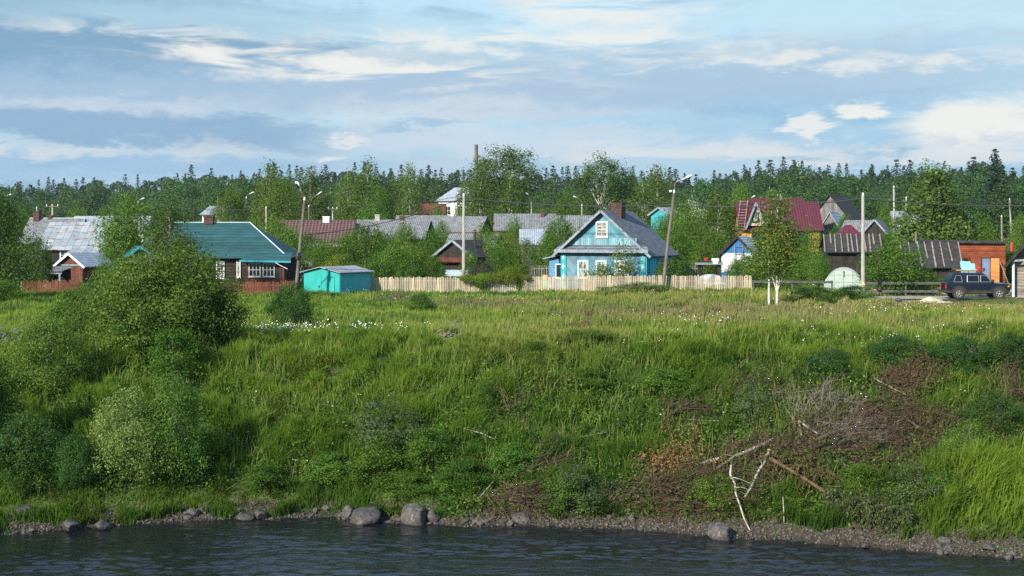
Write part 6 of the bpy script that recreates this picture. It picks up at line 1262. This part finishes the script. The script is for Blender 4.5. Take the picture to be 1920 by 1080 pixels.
# the felled spruce top: brown green sprays lying toward the water
def felled(label, pts, L, seed, a, b_, name="felled_spruce"):
    q = np.random.RandomState(seed); g_ = [ground(*p)+Vector((0, 0, .25)) for p in pts]; c = g_[0]; st = []; Pn = []; D = []
    st.append((np.array([tuple(p-c) for p in g_]), np.linspace(.06, .02, len(g_))))
    for i in range(150):
        t = q.random_sample()*(len(g_)-1.001); k = int(t); b0 = np.array(g_[k].lerp(g_[k+1], t-k)); d = np.array([q.normal(.35, .7), q.normal(-.4, .4), q.normal(.1, .35)]); d /= np.linalg.norm(d); l = L*q.uniform(.5, 1.1)
        m = 7; s = np.linspace(.1, 1, m)[:, None]; pp = b0+d*l*s; pp[:, 2] += .25*s[:, 0]-.55*l*s[:, 0]**2; pp[:, 2] = np.maximum(pp[:, 2], gz(pp[:, 0], pp[:, 1])+.04); st.append((pp-np.array(c), np.linspace(.012, .004, m)))
        for w_ in range(9): Pn.append(pp+q.normal(0, .06, (m, 3))-np.array([0, 0, .05*w_/9])-np.array(c)); D.append(np.tile(d*.6+np.array([0, 0, -.7]), (m, 1))+q.normal(0, .3, (m, 3)))
    TV, TF = tubes_np(st, 4); o = np_mesh(name, TV, [TF], TWIG); o.location = c; tag(o, label, "felled spruce"); Pn = np.concatenate(Pn); D = nrmz(np.concatenate(D)); n = len(Pn)
    sd_ = nrmz(np.cross(D, q.normal(0, 1, (n, 3)))); s = .075*(.7+.6*q.random_sample((n, 1))); np_mesh("needle_sprays", np.stack([Pn+D*s, Pn+sd_*s*.28, Pn-D*s, Pn-sd_*s*.28], 1).reshape(-1, 3), [quads(n)], NEEDLE, np.repeat(palette(q, q.random_sample(n), a, b_), 4, 0), parent=o)
felled("upper felled spruce top with drooping brown green sprays beside the stump", [(1450,880),(1500,895),(1545,915)], .9, 1, (.045,.05,.018), (.10,.085,.035))
felled("lower felled spruce top drooping green over the shore stones", [(1545,945),(1600,960),(1660,980),(1690,990)], .8, 2, (.03,.05,.018), (.075,.09,.035))
# little wooden steps on the bare path
st = ground(1598, 785); t = empty("path_steps", st, R(4), "little grey wooden ladder steps on the bare path down the bank", "steps"); yb = st.y
for x in (.02,): MB().bar((x,-.5,gz1(st.x, yb-.5)-st.z+.08), (x,1.0,gz1(st.x, yb+1.0)-st.z+.10), .09, .05).build("stringer", DEADWOOD, t)
for y in (-.3, .15, .55): MB().box(-.42,.32, y-.05, y+.05, gz1(st.x, yb+y)-st.z+.12, gz1(st.x, yb+y)-st.z+.16).build("tread", DEADWOOD, t)
limb("fallen_log", "curved grey branch lying above the path steps", "log", [(1582,762,.2),(1594,756,.25),(1612,757,.2)], (0.025,0.022), DEADWOOD)
# heap of pale sand and a chunk of concrete by the track
q = np.random.RandomState(3); n = 22; vs = []; fs = []
for j in range(n):
    for i in range(n):
        u_ = i/(n-1)*2-1; v_ = j/(n-1)*2-1; r_ = math.hypot(u_, v_); vs.append((u_*1.5, v_*1.2, .26*max(0, 1-r_)**1.1*(1+.5*math.sin(u_*4+1))+q.normal(0, .018)*(r_ < 1)-.03))
for j in range(n-1):
    for i in range(n-1): fs.append((j*n+i, j*n+i+1, (j+1)*n+i+1, (j+1)*n+i))
o = MB().add(vs, fs).build("sand_heap", pm("pale_sand", (.50,.44,.32), (.38,.33,.24), 4, .95, bump=.5)); tag(o, "heap of pale sand beside the gravel track", "sand heap"); o.location = spot(1742, 91)
o = bpy.data.objects.new("concrete_chunk", RK[1]); C.objects.link(o); o.location = spot(1685, 91, .1); o.scale = (.25,.2,.16); tag(o, "pale chunk of concrete in the grass left of the sand heap", "chunk")
o = bpy.data.objects.new("pale_slab", RK[0]); C.objects.link(o); o.location = spot(1843, 97.3, .1); o.scale = (.4,.3,.12); tag(o, "pale flat slab on the verge behind the car", "slab")
# ------------------------------------------------------------------ the evening air
m = bpy.data.materials.new("evening_air"); m.use_nodes = True; nt = m.node_tree; nt.nodes.clear(); g = G(nt)
v = g.n('ShaderNodeVolumePrincipled'); v.inputs['Color'].default_value = (.72, .84, .95, 1); v.inputs['Density'].default_value = .00008; v.inputs['Anisotropy'].default_value = .2
o_ = g.n('ShaderNodeOutputMaterial'); g.l(v.outputs[0], o_.inputs['Volume'])
hz = MB().box(-700, 700, -60, 800, WZ-14, 34).build("haze", m); hz['kind'] = 'stuff'
